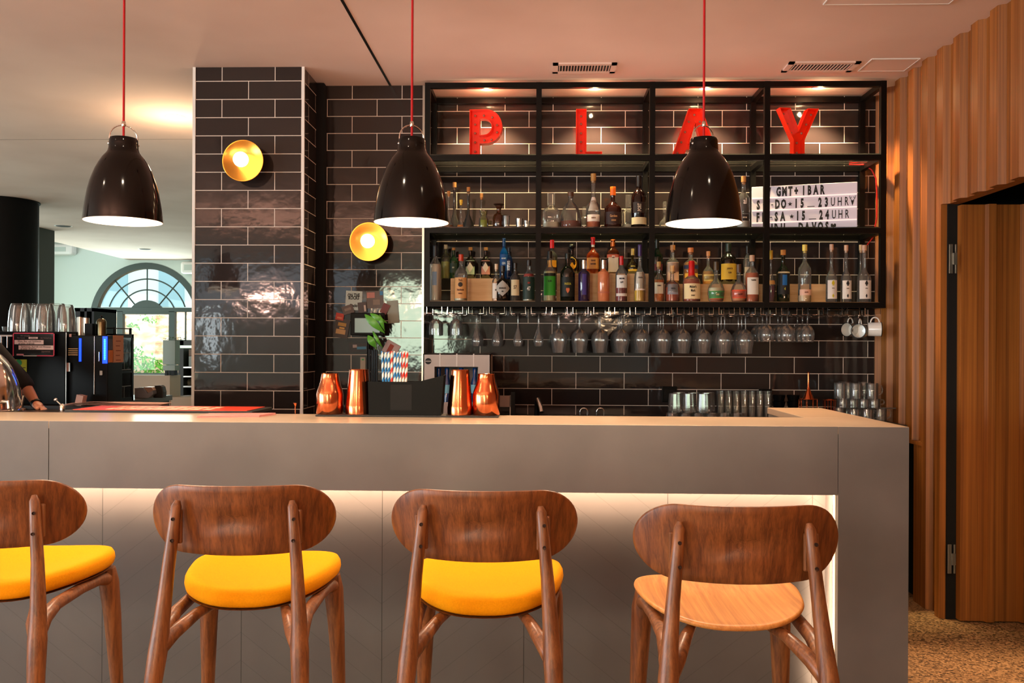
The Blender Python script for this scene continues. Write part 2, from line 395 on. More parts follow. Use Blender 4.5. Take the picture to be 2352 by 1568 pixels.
bd = thing('building', 'pale blue grey building seen through the arched window', 'building', (-11.5, 27, 0))
box('wall', mat('pale facade', '#eef3f4', .8), (-3, 7.5, 0, 4, 0, 5.2), bd)
box('roof', mat('pale roof edge', '#cbbfc2', .8), (-3.2, 7.7, -.3, 4, 5.2, 5.6), bd)
for xx in (-2.2, -.4, 2.4, 5.2): MB().box(xx, xx+.8, -.05, .02, 2.6, 4.2).build('window', mat('blue shutter', '#a5c2d0', .6), bd)
# greenery: leafy clumps in front of the garden wall
lm = mat('bright leaves', '#4f8f1e', .6)
for i, (px, py, sz, nn, lb) in enumerate(((330, 838, .20, 150, 'low leafy bush at the foot of the garden wall'), (352, 842, .2, 120, 'second low bush spreading behind the grey appliance'),
        (309, 815, .16, 70, 'climbing plant on the wall beside the coffee machine'), (305, 748, .07, 20, 'small tuft of leaves growing high on stone wall'), (341, 731, .09, 28, 'hanging plant tuft under the window transom'))):
    c = at(px, py, 18.85); mb = MB(); rr = random.Random(i)
    for k in range(nn):
        p = Vector((c.x+rr.gauss(0, sz), c.y+rr.uniform(-.12, .08), c.z+rr.gauss(0, sz*.55))); a = rr.uniform(0, PI); q = rr.uniform(.02, .05)
        u = Vector((math.cos(a), rr.uniform(-.5, .5), math.sin(a)))*q; v = Vector((-math.sin(a), rr.uniform(-.5, .5), math.cos(a)))*q*.5
        mb.add([p-u, p+v, p+u, p-v], [(0, 1, 2, 3)])
    tag(mb.build('leafy_plant', lm, at0=(c.x, 18.85, c.z)), lb, 'plant', 'plants on the garden wall')
# grey pillar and black round duct
g0, g1 = at(93, 600, 11.9).x, at(125, 600, 11.9).x
flat(box('pillar_grey', M['greypil'], (g0-.4, g1, 11.5, 11.9, 0, CEIL)))
dx = at(3, 600, 9.4).x
struct(MB().lathe([(.365, 0), (.365, CEIL-.012), (.38, CEIL-.012), (.38, CEIL-.001)], 40, (dx, 9.4, 0)).build('pillar_round_black', mat('matte black duct', '#060505', .6, spec=.15), smooth=True))
# white boxes high on the far wall
for px0, px1, py0, py1, lb in ((60, 172, 561, 586, 'white rounded wall unit near the ceiling beside grey pillar'), (418, 470, 601, 629, 'white wall unit above the arched window shoulder')):
    a, b = at(px0, py0, YF-.1), at(px1, py1, YF-.1)
    t = thing('wall_unit', lb, 'air conditioner', ((a.x+b.x)/2, YF, b.z))
    w_ = (b.x-a.x)/2; box('casing', M['white'], (-w_, w_, -.2, 0, 0, a.z-b.z), t, bevel=.05)
    box('grille', mat('pale grey grille', '#b0bab4', .6), (-w_+.08, w_-.12, -.205, -.19, .06, a.z-b.z-.06), t)
# wall + windows behind the camera: daylight enters here
wb = MB()
WN = [(-6.30, -3.0, 2.05, 2.85), (-6.02, -5.80, 1.15, 1.98), (-2.9, -1.6, 1.05, 2.5)]
wb.box(-9.6, -6.30, -6, -5.8, 0, CEIL).box(-6.30, -3.0, -6, -5.8, 2.85, CEIL).box(-6.30, -3.0, -6, -5.8, 1.98, 2.05).box(-6.30, -6.02, -6, -5.8, 0, 1.98).box(-5.80, -3.0, -6, -5.8, 0, 1.98).box(-6.02, -5.80, -6, -5.8, 0, 1.15)
wb.box(-3.0, -2.9, -6, -5.8, 0, CEIL).box(-2.9, -1.6, -6, -5.8, 0, 1.05).box(-2.9, -1.6, -6, -5.8, 2.5, CEIL).box(-1.6, 4.6, -6, -5.8, 0, CEIL)
flat(wb.build('wall_front', M['wallwhite']))
for i, (a, b, z0_, z1_) in enumerate(WN):
    wm = MB().box(a, a+.04, -5.9, -5.84, z0_, z1_).box(b-.04, b, -5.9, -5.84, z0_, z1_).box(a, b, -5.9, -5.84, z0_, z0_+.04).box(a, b, -5.9, -5.84, z1_-.04, z1_)
    if b-a > .5: wm.box((a+b)/2-.03, (a+b)/2+.03, -5.9, -5.84, z0_, z1_)
    flat(wm.build('window_%d' % (i+2), M['greyframe']))
# ceiling fittings
for x0, x1, y0, y1, lb in ((.075, .43, 4.83, 5.0, 'slatted air vent in ceiling above the letter L'), (1.375, 1.765, 4.83, 5.0, 'slatted air vent in ceiling above the letter Y')):
    t = thing('ceiling_vent', lb, 'vent', ((x0+x1)/2, (y0+y1)/2, CEIL))
    w_, h_ = (x1-x0)/2, (y1-y0)/2; fr = MB()
    fr.box(-w_, w_, -h_, -h_+.03, -.008, 0).box(-w_, w_, h_-.03, h_, -.008, 0).box(-w_, -w_+.03, -h_, h_, -.008, 0).box(w_-.03, w_, -h_, h_, -.008, 0)
    fr.build('frame', M['plaster'], t); box('backing', M['dark'], (-w_+.03, w_-.03, -h_+.03, h_-.03, -.003, .0), t)
    sl = MB()
    for k in range(18): xx = -w_+.03+(k+.5)*(2*w_-.06)/18; sl.box(xx-.0022, xx+.0022, -h_+.03, h_-.03, -.008, -.001)
    sl.build('slats', M['plaster'], t)
for i, (x0, x1, y0, y1, lb) in enumerate(((1.81, 2.06, 4.79, 4.99, 'square access panel in ceiling next to the wooden wall'), (1.30, 1.86, 3.4, 4.02, 'larger access panel in ceiling cut by the frame top'))):
    t = thing('access_panel', lb, 'ceiling panel', ((x0+x1)/2, (y0+y1)/2, CEIL)); w_, h_ = (x1-x0)/2, (y1-y0)/2
    box('panel', M['plaster'], (-w_, w_, -h_, h_, -.004, 0), t)
    e_ = .005; MB().box(-w_-e_, w_+e_, h_, h_+e_, -.006, 0).box(-w_-e_, w_+e_, -h_-e_, -h_, -.006, 0).box(-w_-e_, -w_, -h_, h_, -.006, 0).box(w_, w_+e_, -h_, h_, -.006, 0).build('edge_trim', M['white'], t)
glow = mat('lit downlight', '#ffffff', .5, emit='#ffd09a', estr=40)
def spot(x, y, z, power, col, size=1.2, blend=.6, r=.03, tgt=None):
    l = bpy.data.lights.new('spot', 'SPOT'); l.energy = power; l.color = col; l.spot_size = size; l.spot_blend = blend; l.shadow_soft_size = r
    o = bpy.data.objects.new('spot_light', l); COL.objects.link(o); o.location = (x, y, z)
    if tgt: o.rotation_euler = (Vector(tgt)-Vector((x, y, z))).to_track_quat('-Z', 'Y').to_euler()
    return o
def area(loc, tgt, sx, sy, power, col, spread=PI):
    l = bpy.data.lights.new('area', 'AREA'); l.shape = 'RECTANGLE'; l.size = sx; l.size_y = sy; l.energy = power; l.color = col; l.spread = spread
    o = bpy.data.objects.new('area_light', l); COL.objects.link(o); o.location = loc
    o.rotation_euler = (Vector(tgt)-Vector(loc)).to_track_quat('-Z', 'Y').to_euler(); return o
def point(loc, power, col, r=.03):
    l = bpy.data.lights.new('point', 'POINT'); l.energy = power; l.color = col; l.shadow_soft_size = r
    o = bpy.data.objects.new('point_light', l); COL.objects.link(o); o.location = loc; return o
WARM = (1, .62, .34); WARM2 = (1, .79, .58); DAY = (.86, .97, 1.0); DAYG = (.78, 1, .92)
DL = [(-.32, 5.31, 'P'), (.337, 5.31, 'L'), (1.01, 5.31, 'A'), (1.69, 5.31, 'Y')]
for x, y, ch in DL:
    t = thing('downlight', 'small lit round downlight in ceiling above the letter '+ch, 'ceiling light', (x, y, CEIL), group='downlights over the shelf unit')
    MB().lathe([(.03, -.001), (.042, -.004), (.044, 0)], 24).build('trim_ring', M['white'], t, smooth=True)
    MB().lathe([(.0001, -.003), (.03, -.003)], 24).build('lamp', glow, t)
    spot(x, y-.01, CEIL-.02, 120, WARM, 1.9, .5, .03); point((x, y-.02, CEIL-.06), 1.0, (1, .68, .36), .012)
for px, py, on, lb in ((403, 268, 1, 'lit downlight in ceiling beside the tiled column'), (145, 519, 0, 'unlit dark downlight in ceiling near grey pillar'), (333, 572, 0, 'unlit dark downlight in ceiling above arched window')):
    p = atz(px, py, CEIL); t = thing('downlight', lb, 'ceiling light', (p.x, p.y, CEIL))
    r_ = .05 if on else .09
    MB().lathe([(r_, -.001), (r_+.015, -.004), (r_+.018, 0)], 24).build('trim_ring', M['white'], t, smooth=True)
    MB().lathe([(.0001, -.003), (r_, -.003)], 24).build('lamp', glow if on else M['dark'], t)
    if on: spot(p.x, p.y, CEIL-.02, 60, WARM, 2.6, .5, .05); point((p.x, p.y, CEIL-.28), 11, WARM, .03)
# ================================================================ bar counter
BF, BB, BT = 3.30, 3.716, 1.115         # front, back, top
bx1 = at(2088, 1000, BF).x; bx0 = at(1925, 1000, BF).x; bj = at(112, 1040, BF).x; BL = -3.3
az = at(1211, 1130, BF).z
bar = thing('bar_counter', 'long grey concrete bar counter with lit recess under its overhang', 'counter', (0, BF, 0))
def L_(y): return y-BF
ct = MB()
ct.box(BL, bx1, 0, L_(BB), BT-.03, BT).box(bx0, bx1, L_(BB), L_(4.31), BT-.03, BT)
ct.build('countertop', M['ctop'], bar, bevel=.002)
box('front_panel', M['concrete'], (BL, bj-.0015, -.001, .022, az, BT-.001), bar)
box('front_panel', M['concrete'], (bj+.0015, bx0-.001, -.001, .022, az, BT-.001), bar)
box('end_panel', M['concrete'], (bx0+.001, bx1-.0005, -.0012, .022, 0, BT-.0012), bar)
MB().box(bx1-.022, bx1-.0004, .022, L_(4.31), 0, BT-.03).box(bx0, bx0+.02, .022, L_(4.31), 0, BT-.03).box(bx0, bx1-.022, L_(4.29), L_(4.31), 0, BT-.03).build('side_panel', M['concrete'], bar)
# recessed chevron panel
def chevron():
    m = bpy.data.materials.new('chevron jointed panel'); m.use_nodes = True; nt = m.node_tree; b = nt.nodes['Principled BSDF']; N = nt.nodes.new; L = nt.links.new
    tc = N('ShaderNodeTexCoord'); sp = N('ShaderNodeSeparateXYZ'); L(tc.outputs['Object'], sp.inputs[0])
    def mth(op, a, b_=None, c=None):
        n = N('ShaderNodeMath'); n.operation = op
        for i, v in enumerate((a, b_, c)):
            if v is None: continue
            if isinstance(v, (int, float)): n.inputs[i].default_value = v
            else: L(v, n.inputs[i])
        return n.outputs[0]
    xa = at(554, 1300, 3.44).x; W = .5635
    u = mth('SUBTRACT', sp.outputs[0], xa-W*20)
    tri = mth('PINGPONG', u, W)                      # zig-zag with corners at every joint
    q = mth('MODULO', mth('ADD', mth('MULTIPLY', tri, .78), mth('ADD', sp.outputs[2], 5)), .112)
    l1 = mth('LESS_THAN', q, .0022)
    v = mth('MODULO', u, W); l2 = mth('LESS_THAN', mth('ABSOLUTE', mth('SUBTRACT', v, .0015)), .0015)
    ln = mth('MAXIMUM', mth('MULTIPLY', l1, .45), l2)
    nz = N('ShaderNodeTexNoise'); nz.inputs['Scale'].default_value = 4; nz.inputs['Detail'].default_value = 5; L(tc.outputs['Object'], nz.inputs['Vector'])
    cr = N('ShaderNodeValToRGB'); cr.color_ramp.elements[0].color = lin('#454242'); cr.color_ramp.elements[1].color = lin('#524f4e'); L(nz.outputs['Fac'], cr.inputs[0])
    mx = N('ShaderNodeMix'); mx.data_type = 'RGBA'; L(ln, mx.inputs[0]); L(cr.outputs[0], mx.inputs[6]); mx.inputs[7].default_value = lin('#242120'); L(mx.outputs[2], b.inputs['Base Color'])
    b.inputs['Roughness'].default_value = .5
    bp = N('ShaderNodeBump'); bp.invert = True; bp.inputs['Strength'].default_value = .4; bp.inputs['Distance'].default_value = .002; L(ln, bp.inputs['Height']); L(bp.outputs[0], b.inputs['Normal'])
    return m
box('recessed_panel', chevron(), (BL, bx0, .14, .16, 0, BT-.03), bar)
box('underside', M['concrete'], (BL, bx0, .022, .14, az+.02, az+.04), bar)
ledm = mat('led strip', '#ffffff', .5, emit='#ffc48c', estr=7)
box('led_strip', ledm, (BL, bx0-.02, .0225, .0235, az+.006, az+.016), bar)
box('led_strip', ledm, (bx0-.004, bx0-.001, .03, .04, .02, az), bar)
box('light_cutoff_lip', M['concrete'], (BL, bx0, .022, .0315, az-.001, az+.001), bar)  # lip added to cut the strip's light off across the panel
area((-.6, BF+.026, az+.011), (-.6, BF+.14, az-.03), 5.2, .008, 38, (1, .64, .40))
area((bx0-.03, BF+.06, .45), (bx0, BF+.11, .45), .01, .8, 2.2, (1, .66, .42))
# low service ledge behind the bar on the left
sl = thing('service_ledge', 'dark steel ledge behind the bar carrying tap and red mat', 'shelf', (-2.2, BB, 0))
box('top', mat('dark worn steel', '#3a3532', .35, .9), (-1.0, .95, .002, .30, 1.085, 1.105), sl); box('body', M['black'], (-1.0, .95, .02, .28, 0, 1.085), sl)
# ================================================================ stools
def make_stool(ply, name_label, loc, rot):
    t = thing('bar_stool', name_label, 'bar stool', loc, rot, 'oak bar stools along the counter')
    # origin on the floor under the backrest; the sitter faces +y
    m = MB(); a, b = .250, .091; th = .0065; rings = [(1, 0), (.993, .75), (.975, 1), (.8, 1), (.5, 1), (.2, 1)]
    bp = []
    for k in range(24): an = -PI/2+PI*k/23; bp.append((a-b*1.1+b*1.1*math.cos(an), b*math.sin(an)))
    for k in range(1, 11): bp.append(((a-b*1.1)*(1-2*k/11), b))
    for k in range(24): an = PI/2+PI*k/23; bp.append((-a+b*1.1+b*1.1*math.cos(an), b*math.sin(an)))
    for k in range(1, 11): bp.append(((-a+b*1.1)*(1-2*k/11), -b))
    n = len(bp)
    def pt(s, k, side):
        x, z = bp[k]; z *= 1+.04*(1-(x/a)**2); x *= s; z *= s
        return x, .098*(abs(x)/a)**2-.018-z*.17, z
    def push(side, sgn):
        base = len(m.v)
        for s, d_ in rings:
            for k in range(n):
                x, y, z = pt(s, k, side); m.v.append((x, y+sgn*th*d_, z+.946))
        m.v.append((0, sgn*th, .946)); c = len(m.v)-1
        for j in range(len(rings)-1):
            for k in range(n):
                k2 = (k+1) % n; m.f.append((base+j*n+k, base+j*n+k2, base+(j+1)*n+k2, base+(j+1)*n+k))
        for k in range(n): m.f.append((base+(len(rings)-1)*n+k, base+(len(rings)-1)*n+(k+1) % n, c))
    push(0, -1); push(0, 1)
    bk = m.build('backrest', M['oak'], t, fix=False)
    bm = bmesh.new(); bm.from_mesh(bk.data); bmesh.ops.remove_doubles(bm, verts=bm.verts, dist=1e-5); bmesh.ops.recalc_face_normals(bm, faces=bm.faces); bm.to_mesh(bk.data); bm.free()
    for p in bk.data.polygons: p.use_smooth = True
    # seat
    m = MB(); n = 64; T = .015 if ply else .052
    def sp(s, k):
        an = 2*PI*k/n; c, q = math.cos(an), math.sin(an); e = 2/2.9
        X = math.copysign(abs(c)**e, c); Y = math.copysign(abs(q)**e, q)
        w = .212+.032*Y; x = X*w*s; y = .245+Y*.205*s
        Yn = Y*s
        z = .026*(abs(X*s))**2.2+.022*max(0, Yn)**2+.004*max(0, -Yn)**2
        return x, y, z
    zs = .745 if not ply else .735
    prof = [(.2, 1), (.5, 1), (.75, 1), (.9, .985 if not ply else 1), (.965, .87 if not ply else 1), (.993, .62 if not ply else .85), (1, .35 if not ply else .5), (.985, .1 if not ply else .15), (.95, 0), (.6, 0), (.2, 0)]
    for s, hgt in prof:
        for k in range(n):
            x, y, z = sp(s, k); m.v.append((x, y, zs+z-T+T*hgt))
    for j in range(len(prof)-1):
        for k in range(n):
            k2 = (k+1) % n; m.f.append((j*n+k, j*n+k2, (j+1)*n+k2, (j+1)*n+k))
    m.f.append(tuple(range(n))); m.f.append(tuple((len(prof)-1)*n+k for k in reversed(range(n))))
    s = m.build('seat', M['seatoak'] if ply else M['yellow'], t, fix=True)
    for p in s.data.polygons: p.use_smooth = True
    if ply: tag(s, 'bare curved oak plywood seat')
    else:
        tag(s, 'yellow upholstered cushion seat')
        mm = MB()
        for sc_ in (.97, .2):
            for k in range(n): x, y, z = sp(sc_, k); mm.v.append((x, y, zs+z-T-.006))
        for sc_ in (.2, .97):
            for k in range(n): x, y, z = sp(sc_, k); mm.v.append((x, y, zs+z-T+.004))
        for j in range(3):
            for k in range(n): k2 = (k+1) % n; mm.f.append((j*n+k, j*n+k2, (j+1)*n+k2, (j+1)*n+k))
        mm.build('seat_shell', M['oaksolid'], t, smooth=True)
    W = M['oaksolid']; dz = .028 if ply else .0
    for sx in (-1, 1):
        p = [(.206, -.125, 0), (.198, -.105, .30), (.188, -.078, .54), (.182, -.060, .62+dz), (.177, -.046, .70+dz*.7), (.168, -.032, .82), (.158, -.024, .92), (.152, -.018, .985), (.150, -.014, 1.0)]
        r = [.012, .017, .0225, .0245, .0205, .0168, .0152, .0135, .007]
        MB().tube([(sx*x, y, z) for x, y, z in p], r, 14).build('leg', W, t, smooth=True)
        p = [(.212, .42, 0), (.205, .405, .30), (.196, .385, .55), (.190, .372, .66+dz), (.187, .366, .705+dz)]
        MB().tube([(sx*x, y, z) for x, y, z in p], [.012, .018, .026, .030, .024], 14).build('leg', W, t, smooth=True)
        p = [(.180, -.055, .635+dz), (.179, -.02, .668+dz), (.178, .05, .685+dz), (.181, .20, .688+dz), (.185, .31, .686+dz), (.190, .37, .670+dz)]
        MB().tube([(sx*x, y, z) for x, y, z in p], [.022, .022, .018, .017, .020, .022], 12).build('side_rail', W, t, smooth=True)
        for zz, yy in ((.955, -.036), (.90, -.041)):
            MB().lathe([(.0001, 0), (.0045, 0), (.0045, .004)], 10).build('plug', mat('dark end grain', '#35190c', .6), t).matrix_local = Matrix.Translation((sx*.157+.003, yy, zz)) @ Matrix.Rotation(PI/2, 4, 'X')
        MB().box(min(sx*.14, sx*.175), max(sx*.14, sx*.175), -.012, .0, .885, .975).build('back_block', W, t, bevel=.004)
    MB().tube([(-.181, -.058, .622+dz), (-.155, -.025, .655+dz), (-.12, .06, .682+dz), (-.08, .16, .690+dz), (.08, .16, .690+dz), (.12, .06, .682+dz), (.155, -.025, .655+dz), (.181, -.058, .622+dz)], [.022, .020, .015, .011, .011, .015, .020, .022], 10).build('cross_rail', W, t, smooth=True)
    MB().tube([(-.19, .37, .67), (.19, .37, .67)], [.016, .016], 10).build('cross_rail', W, t, smooth=True)
    MB().tube([(-.205, .405, .30), (.205, .405, .30)], [.011, .011], 10).build('footrest', M['steel'], t, smooth=True)
    for sx in (-1, 1): MB().tube([(sx*.198, -.105, .30), (sx*.205, .405, .30)], [.010, .010], 10).build('stretcher', W, t, smooth=True)
    return t
SPX = [(-44, 1184, 2.33, .07, 0), (543, 1194, 2.29, .05, 0), (1108, 1206, 2.25, .0, 0), (1706, 1237, 2.07, .0, 1)]
SLB = ['yellow-cushioned oak bar stool cut off by the left edge of the frame', 'yellow-cushioned oak bar stool in front of the tiled column',
       'yellow-cushioned oak bar stool below the copper shakers', 'bar stool with bare pale plywood seat beside the end panel']
for (px, py, Y, rz, ply), lb in zip(SPX, SLB):
    c = at(px, py, Y); make_stool(ply, lb, (c.x, Y, 0), rz)
# ================================================================ pendant lamps
def make_pendant(p, lb, zc):
    t = thing('pendant_lamp', lb, 'pendant lamp', (p.x, p.y, p.z), group='black pendant lamps over the bar')
    k = .13/555
    pf = [(555, 0), (548, 60), (540, 150), (520, 270), (495, 400), (462, 520), (432, 600), (395, 690), (352, 770), (300, 850), (250, 905), (222, 940), (208, 985), (205, 1040), (200, 1100), (188, 1125), (120, 1130), (20, 1130)]
    pf = [(r*k, z*k*1.10) for r, z in pf]
    MB().lathe(pf, 64).build('shade', M['lampblk'], t, smooth=True)
    pi_ = [(r-.0025 if r > .01 else r, z-.0015) for r, z in pf[:14]]
    MB().lathe([(.13, 0), (.1285, -.0008)]+[(r, z+.001) for r, z in pi_], 64).build('inner_shade', M['lampin'], t, smooth=True, fix=False)
    H = 1130*k*1.10; rr = 188*k
    pts = [(rr*1.02, 0, H-.02)]+[(rr*1.02*math.cos(a), 0, H+.045*math.sin(a)) for a in [PI*i/14 for i in range(15)]]+[(-rr*1.02, 0, H-.02)]
    hd = MB().tube(pts, .0022, 8); hd.lathe([(.006, H+.04), (.008, H+.046), (.006, H+.058), (.003, H+.06)], 12, cap0=True, cap1=True)
    for s in (-1, 1): hd.ball((s*rr*1.05, 0, H-.022), .005, 8, 6)
    h = hd.build('handle', M['chrome'], t, smooth=True); h.rotation_euler = (0, 0, .5)
    MB().tube([(0, 0, H-.005), (0, 0, zc-p.z-.03)], .0042, 8).build('cord', M['redcord'], t, smooth=True)
    MB().lathe([(.05, zc-p.z), (.05, zc-p.z-.02), (.012, zc-p.z-.035)], 24, cap1=True).build('ceiling_rose', M['lampblk'], t, smooth=True)
    MB().ball((0, 0, .115), .032, 16, 10).build('bulb', mat('lit bulb', '#ffffff', .5, emit='#ffe2bd', estr=22), t, smooth=True)
    MB().lathe([(.017, .14), (.017, .2), (.012, .22)], 16, cap1=True).build('socket', M['white'], t, smooth=True)
    spot(p.x, p.y, p.z+.07, 30, (1, .76, .52), 2.0, .35, .03); point((p.x, p.y, p.z+.06), 3.0, (1, .82, .62), .02)
for px, py, lb in ((283, 508.5, 'black bell pendant lamp hanging in front of the far room'), (945, 511, 'black bell pendant lamp overlapping the left end of the shelf unit'), (1615.5, 513, 'black bell pendant lamp covering part of the letter A')):
    make_pendant(at(px, py, 3.0), lb, CEIL)
make_pendant(Vector((-2.47, 3.0, at(283, 508.5, 3.0).z)), 'black bell pendant lamp beyond the frame edge, mirrored in the tiled column', CEIL)
# ================================================================ brass wall lamps
for px, py, Y, lb in ((558, 369, YC, 'round brass wall lamp high on the tiled column'), (847, 555, YR, 'round brass wall lamp on recessed wall below middle pendant')):
    p = at(px, py, Y-.09); t = thing('wall_lamp', lb, 'wall lamp', (p.x, Y, p.z)); R2 = .116
    rot = Matrix.Rotation(PI/2, 4, 'X')
    d_ = MB().lathe([(.0001, .083), (.03, .083), (R2*.96, .088), (R2, .093), (R2*.985, .094), (R2*.95, .0905), (.03, .0865), (.0001, .0865)], 64).build('dish', M['brass'], t, smooth=True); d_.matrix_local = rot
    s_2 = MB().lathe([(.045, .0), (.045, .02), (.012, .024), (.012, .084)], 24, cap0=True).build('wall_mount', M['brass'], t, smooth=True); s_2.matrix_local = rot
    MB().ball((0, -.125, .0), .042, 20, 12).build('globe_bulb', mat('lit opal globe', '#ffffff', .3, emit='#ffdcae', estr=4), t, smooth=True)
    k_ = MB().lathe([(.017, .0865), (.017, .1)], 16).build('lamp_holder', M['brass'], t); k_.matrix_local = rot
    point((p.x-.0, Y-.19, p.z), .25, (1, .7, .42), .04)
# ================================================================ black steel shelf unit
SF, SB = 5.13, 5.46
un = thing('shelf_unit', 'black steel frame shelf unit with glass shelves on tiled wall', 'shelf', (0, SF, 0))
fx = [at(981, 450, SF).x, at(1237, 450, SF).x, at(1498, 450, SF).x, at(1762, 450, SF).x, at(2029.5, 450, SF).x]
T2 = .016
def zf(y): return at(1500, y+0.0045*0, SF).z
zT = zf(193.5); z1 = zf(361.5); z2 = zf(529); z3 = zf(699)
for x in fx:
    for yy in (0, SB-SF): box('post', M['black'], (x-T2, x+T2, yy, yy+2*T2, z3-T2, zT+T2), un)
for z in (zT, z1, z2, z3):
    for yy in (0, SB-SF): box('beam', M['black'], (fx[0]-T2, fx[-1]+T2, yy+.0008, yy+2*T2-.0008, z-T2+.0005, z+T2-.0005), un)
    for x in fx: box('cross_bar', M['black'], (x-T2+.001, x+T2-.001, 2*T2, SB-SF, z-T2+.001, z+T2-.001), un)
GT = .006
for z in (z1, z2):
    for a, b in zip(fx, fx[1:]): box('glass_shelf', M['shelfglass'], (a+T2+.001, b-T2-.001, .004, SB-SF+.02, z+T2-.0005, z+T2+GT), un)
for a, b in zip(fx, fx[1:]): box('bottom_shelf', mat('bottom shelf board', '#8a6a48', .4), (a+T2+.001, b-T2-.001, .012, SB-SF+.02, z3+T2-.012, z3+T2+GT-.003), un)
ZA, ZB_, ZC_ = z1+T2+GT, z2+T2+GT, z3+T2+GT-.003   # standing heights
# ---------------------------------------------------------------- marquee letters
def letter(ch, px0, px1, lb, rz, contours, bulbs, Y=5.24):
    a = at(px0, 354, Y).x; b = at(px1, 354, Y).x; H = at(1500, 250, Y).z-ZA+.002
    t = thing('marquee_letter', lb, 'letter sign', ((a+b)/2, Y, ZA), rz, 'red marquee letters spelling a word')
    Wd = b-a
    cs = [[((x-.5)*Wd, z*H) for x, z in c] for c in contours]
    cu = bpy.data.curves.new('c', 'CURVE'); cu.dimensions = '2D'; cu.fill_mode = 'BOTH'; cu.extrude = .0015
    for c in cs:
        s = cu.splines.new('POLY'); s.points.add(len(c)-1); s.use_cyclic_u = True
        for i, (x, z) in enumerate(c): s.points[i].co = (x, z, 0, 1)
    ob = bpy.data.objects.new('c', cu); COL.objects.link(ob); bpy.context.view_layer.update()
    me = bpy.data.meshes.new_from_object(ob.evaluated_get(bpy.context.evaluated_depsgraph_get())); bpy.data.objects.remove(ob)
    for v in me.vertices: v.co = (v.co.x, .055+v.co.z, v.co.y)
    me.name = 'back_plate'; me.materials.clear(); me.materials.append(M['red']); o = bpy.data.objects.new('back_plate', me); COL.objects.link(o); o.parent = t
    m = MB()
    for c in cs:
        n = len(c); A = sum(c[i][0]*c[(i+1) % n][1]-c[(i+1) % n][0]*c[i][1] for i in range(n)); sg = 1 if A > 0 else -1
        hole = c is not cs[0]
        if hole: sg = -sg
        inn = []
        for i in range(n):
            p0, p1, p2 = Vector(c[i-1]), Vector(c[i]), Vector(c[(i+1) % n]); e1 = (p1-p0).normalized(); e2 = (p2-p1).normalized()
            nn = Vector((-(e1.y+e2.y), e1.x+e2.x)); nn = nn.normalized() if nn.length > 1e-6 else Vector((-e1.y, e1.x))
            inn.append(p1+nn*sg*.0035/max(.45, nn.dot(Vector((-e1.y, e1.x)))))
        for i in range(n):
            k = (i+1) % n; q = [c[i], c[k], tuple(inn[k]), tuple(inn[i])]; m.prism(q, 0, .055)
    m.build('rim', M['red'], t)
    for x, z in bulbs:
        bl = MB().ball(((x-.5)*Wd, .035, z*H), .0075, 10, 8); bl.build('bulb', mat('small clear bulb', '#a8705a', .1, coat=.5), t, smooth=True)
    return t
def half(cx, cz, rx, rz, a0, a1, n=14): return [(cx+rx*math.cos(a0+(a1-a0)*i/n), cz+rz*math.sin(a0+(a1-a0)*i/n)) for i in range(n+1)]
Pc = [[(0, 0), (.31, 0), (.31, .30)]+half(.50, .65, .50, .35, -PI/2, PI/2)+[(0, 1)], [(.31, .48)]+half(.42, .645, .26, .165, -PI/2, PI/2)+[(.31, .81)]]
letter('P', 1078, 1153, 'red marquee letter P standing in the first bay of the shelf', -.06, Pc, [(.15, z) for z in (.9, .72, .54, .35, .16)]+[(.42, .9), (.68, .86), (.83, .7), (.83, .55), (.66, .4), (.44, .39)])
letter('L', 1323, 1383, 'red marquee letter L standing in the second bay of the shelf', .0, [[(0, 0), (1, 0), (1, .13), (.4, .13), (.4, 1), (0, 1)]], [(.2, z) for z in (.88, .72, .53, .35, .17)]+[(.6, .05), (.85, .05)])
letter('A', 1543, 1651, 'red marquee letter A partly hidden by a pendant lamp', .0, [[(0, 0), (.24, 0), (.31, .16), (.69, .16), (.76, 0), (1, 0), (.64, 1), (.36, 1)], [(.38, .30), (.62, .30), (.5, .72)]], [(.14, .12), (.22, .34), (.3, .55), (.38, .76), (.5, .9), (.62, .76), (.7, .55), (.78, .34), (.86, .12), (.5, .22)])
letter('Y', 1788, 1883, 'red marquee letter Y standing in the last bay of the shelf', .12, [[(.36, 0), (.64, 0), (.64, .36), (1, 1), (.72, 1), (.5, .56), (.28, 1), (0, 1), (.36, .36)]], [(.15, .9), (.25, .7), (.35, .52), (.5, .32), (.5, .12), (.62, .52), (.74, .7), (.86, .9)])
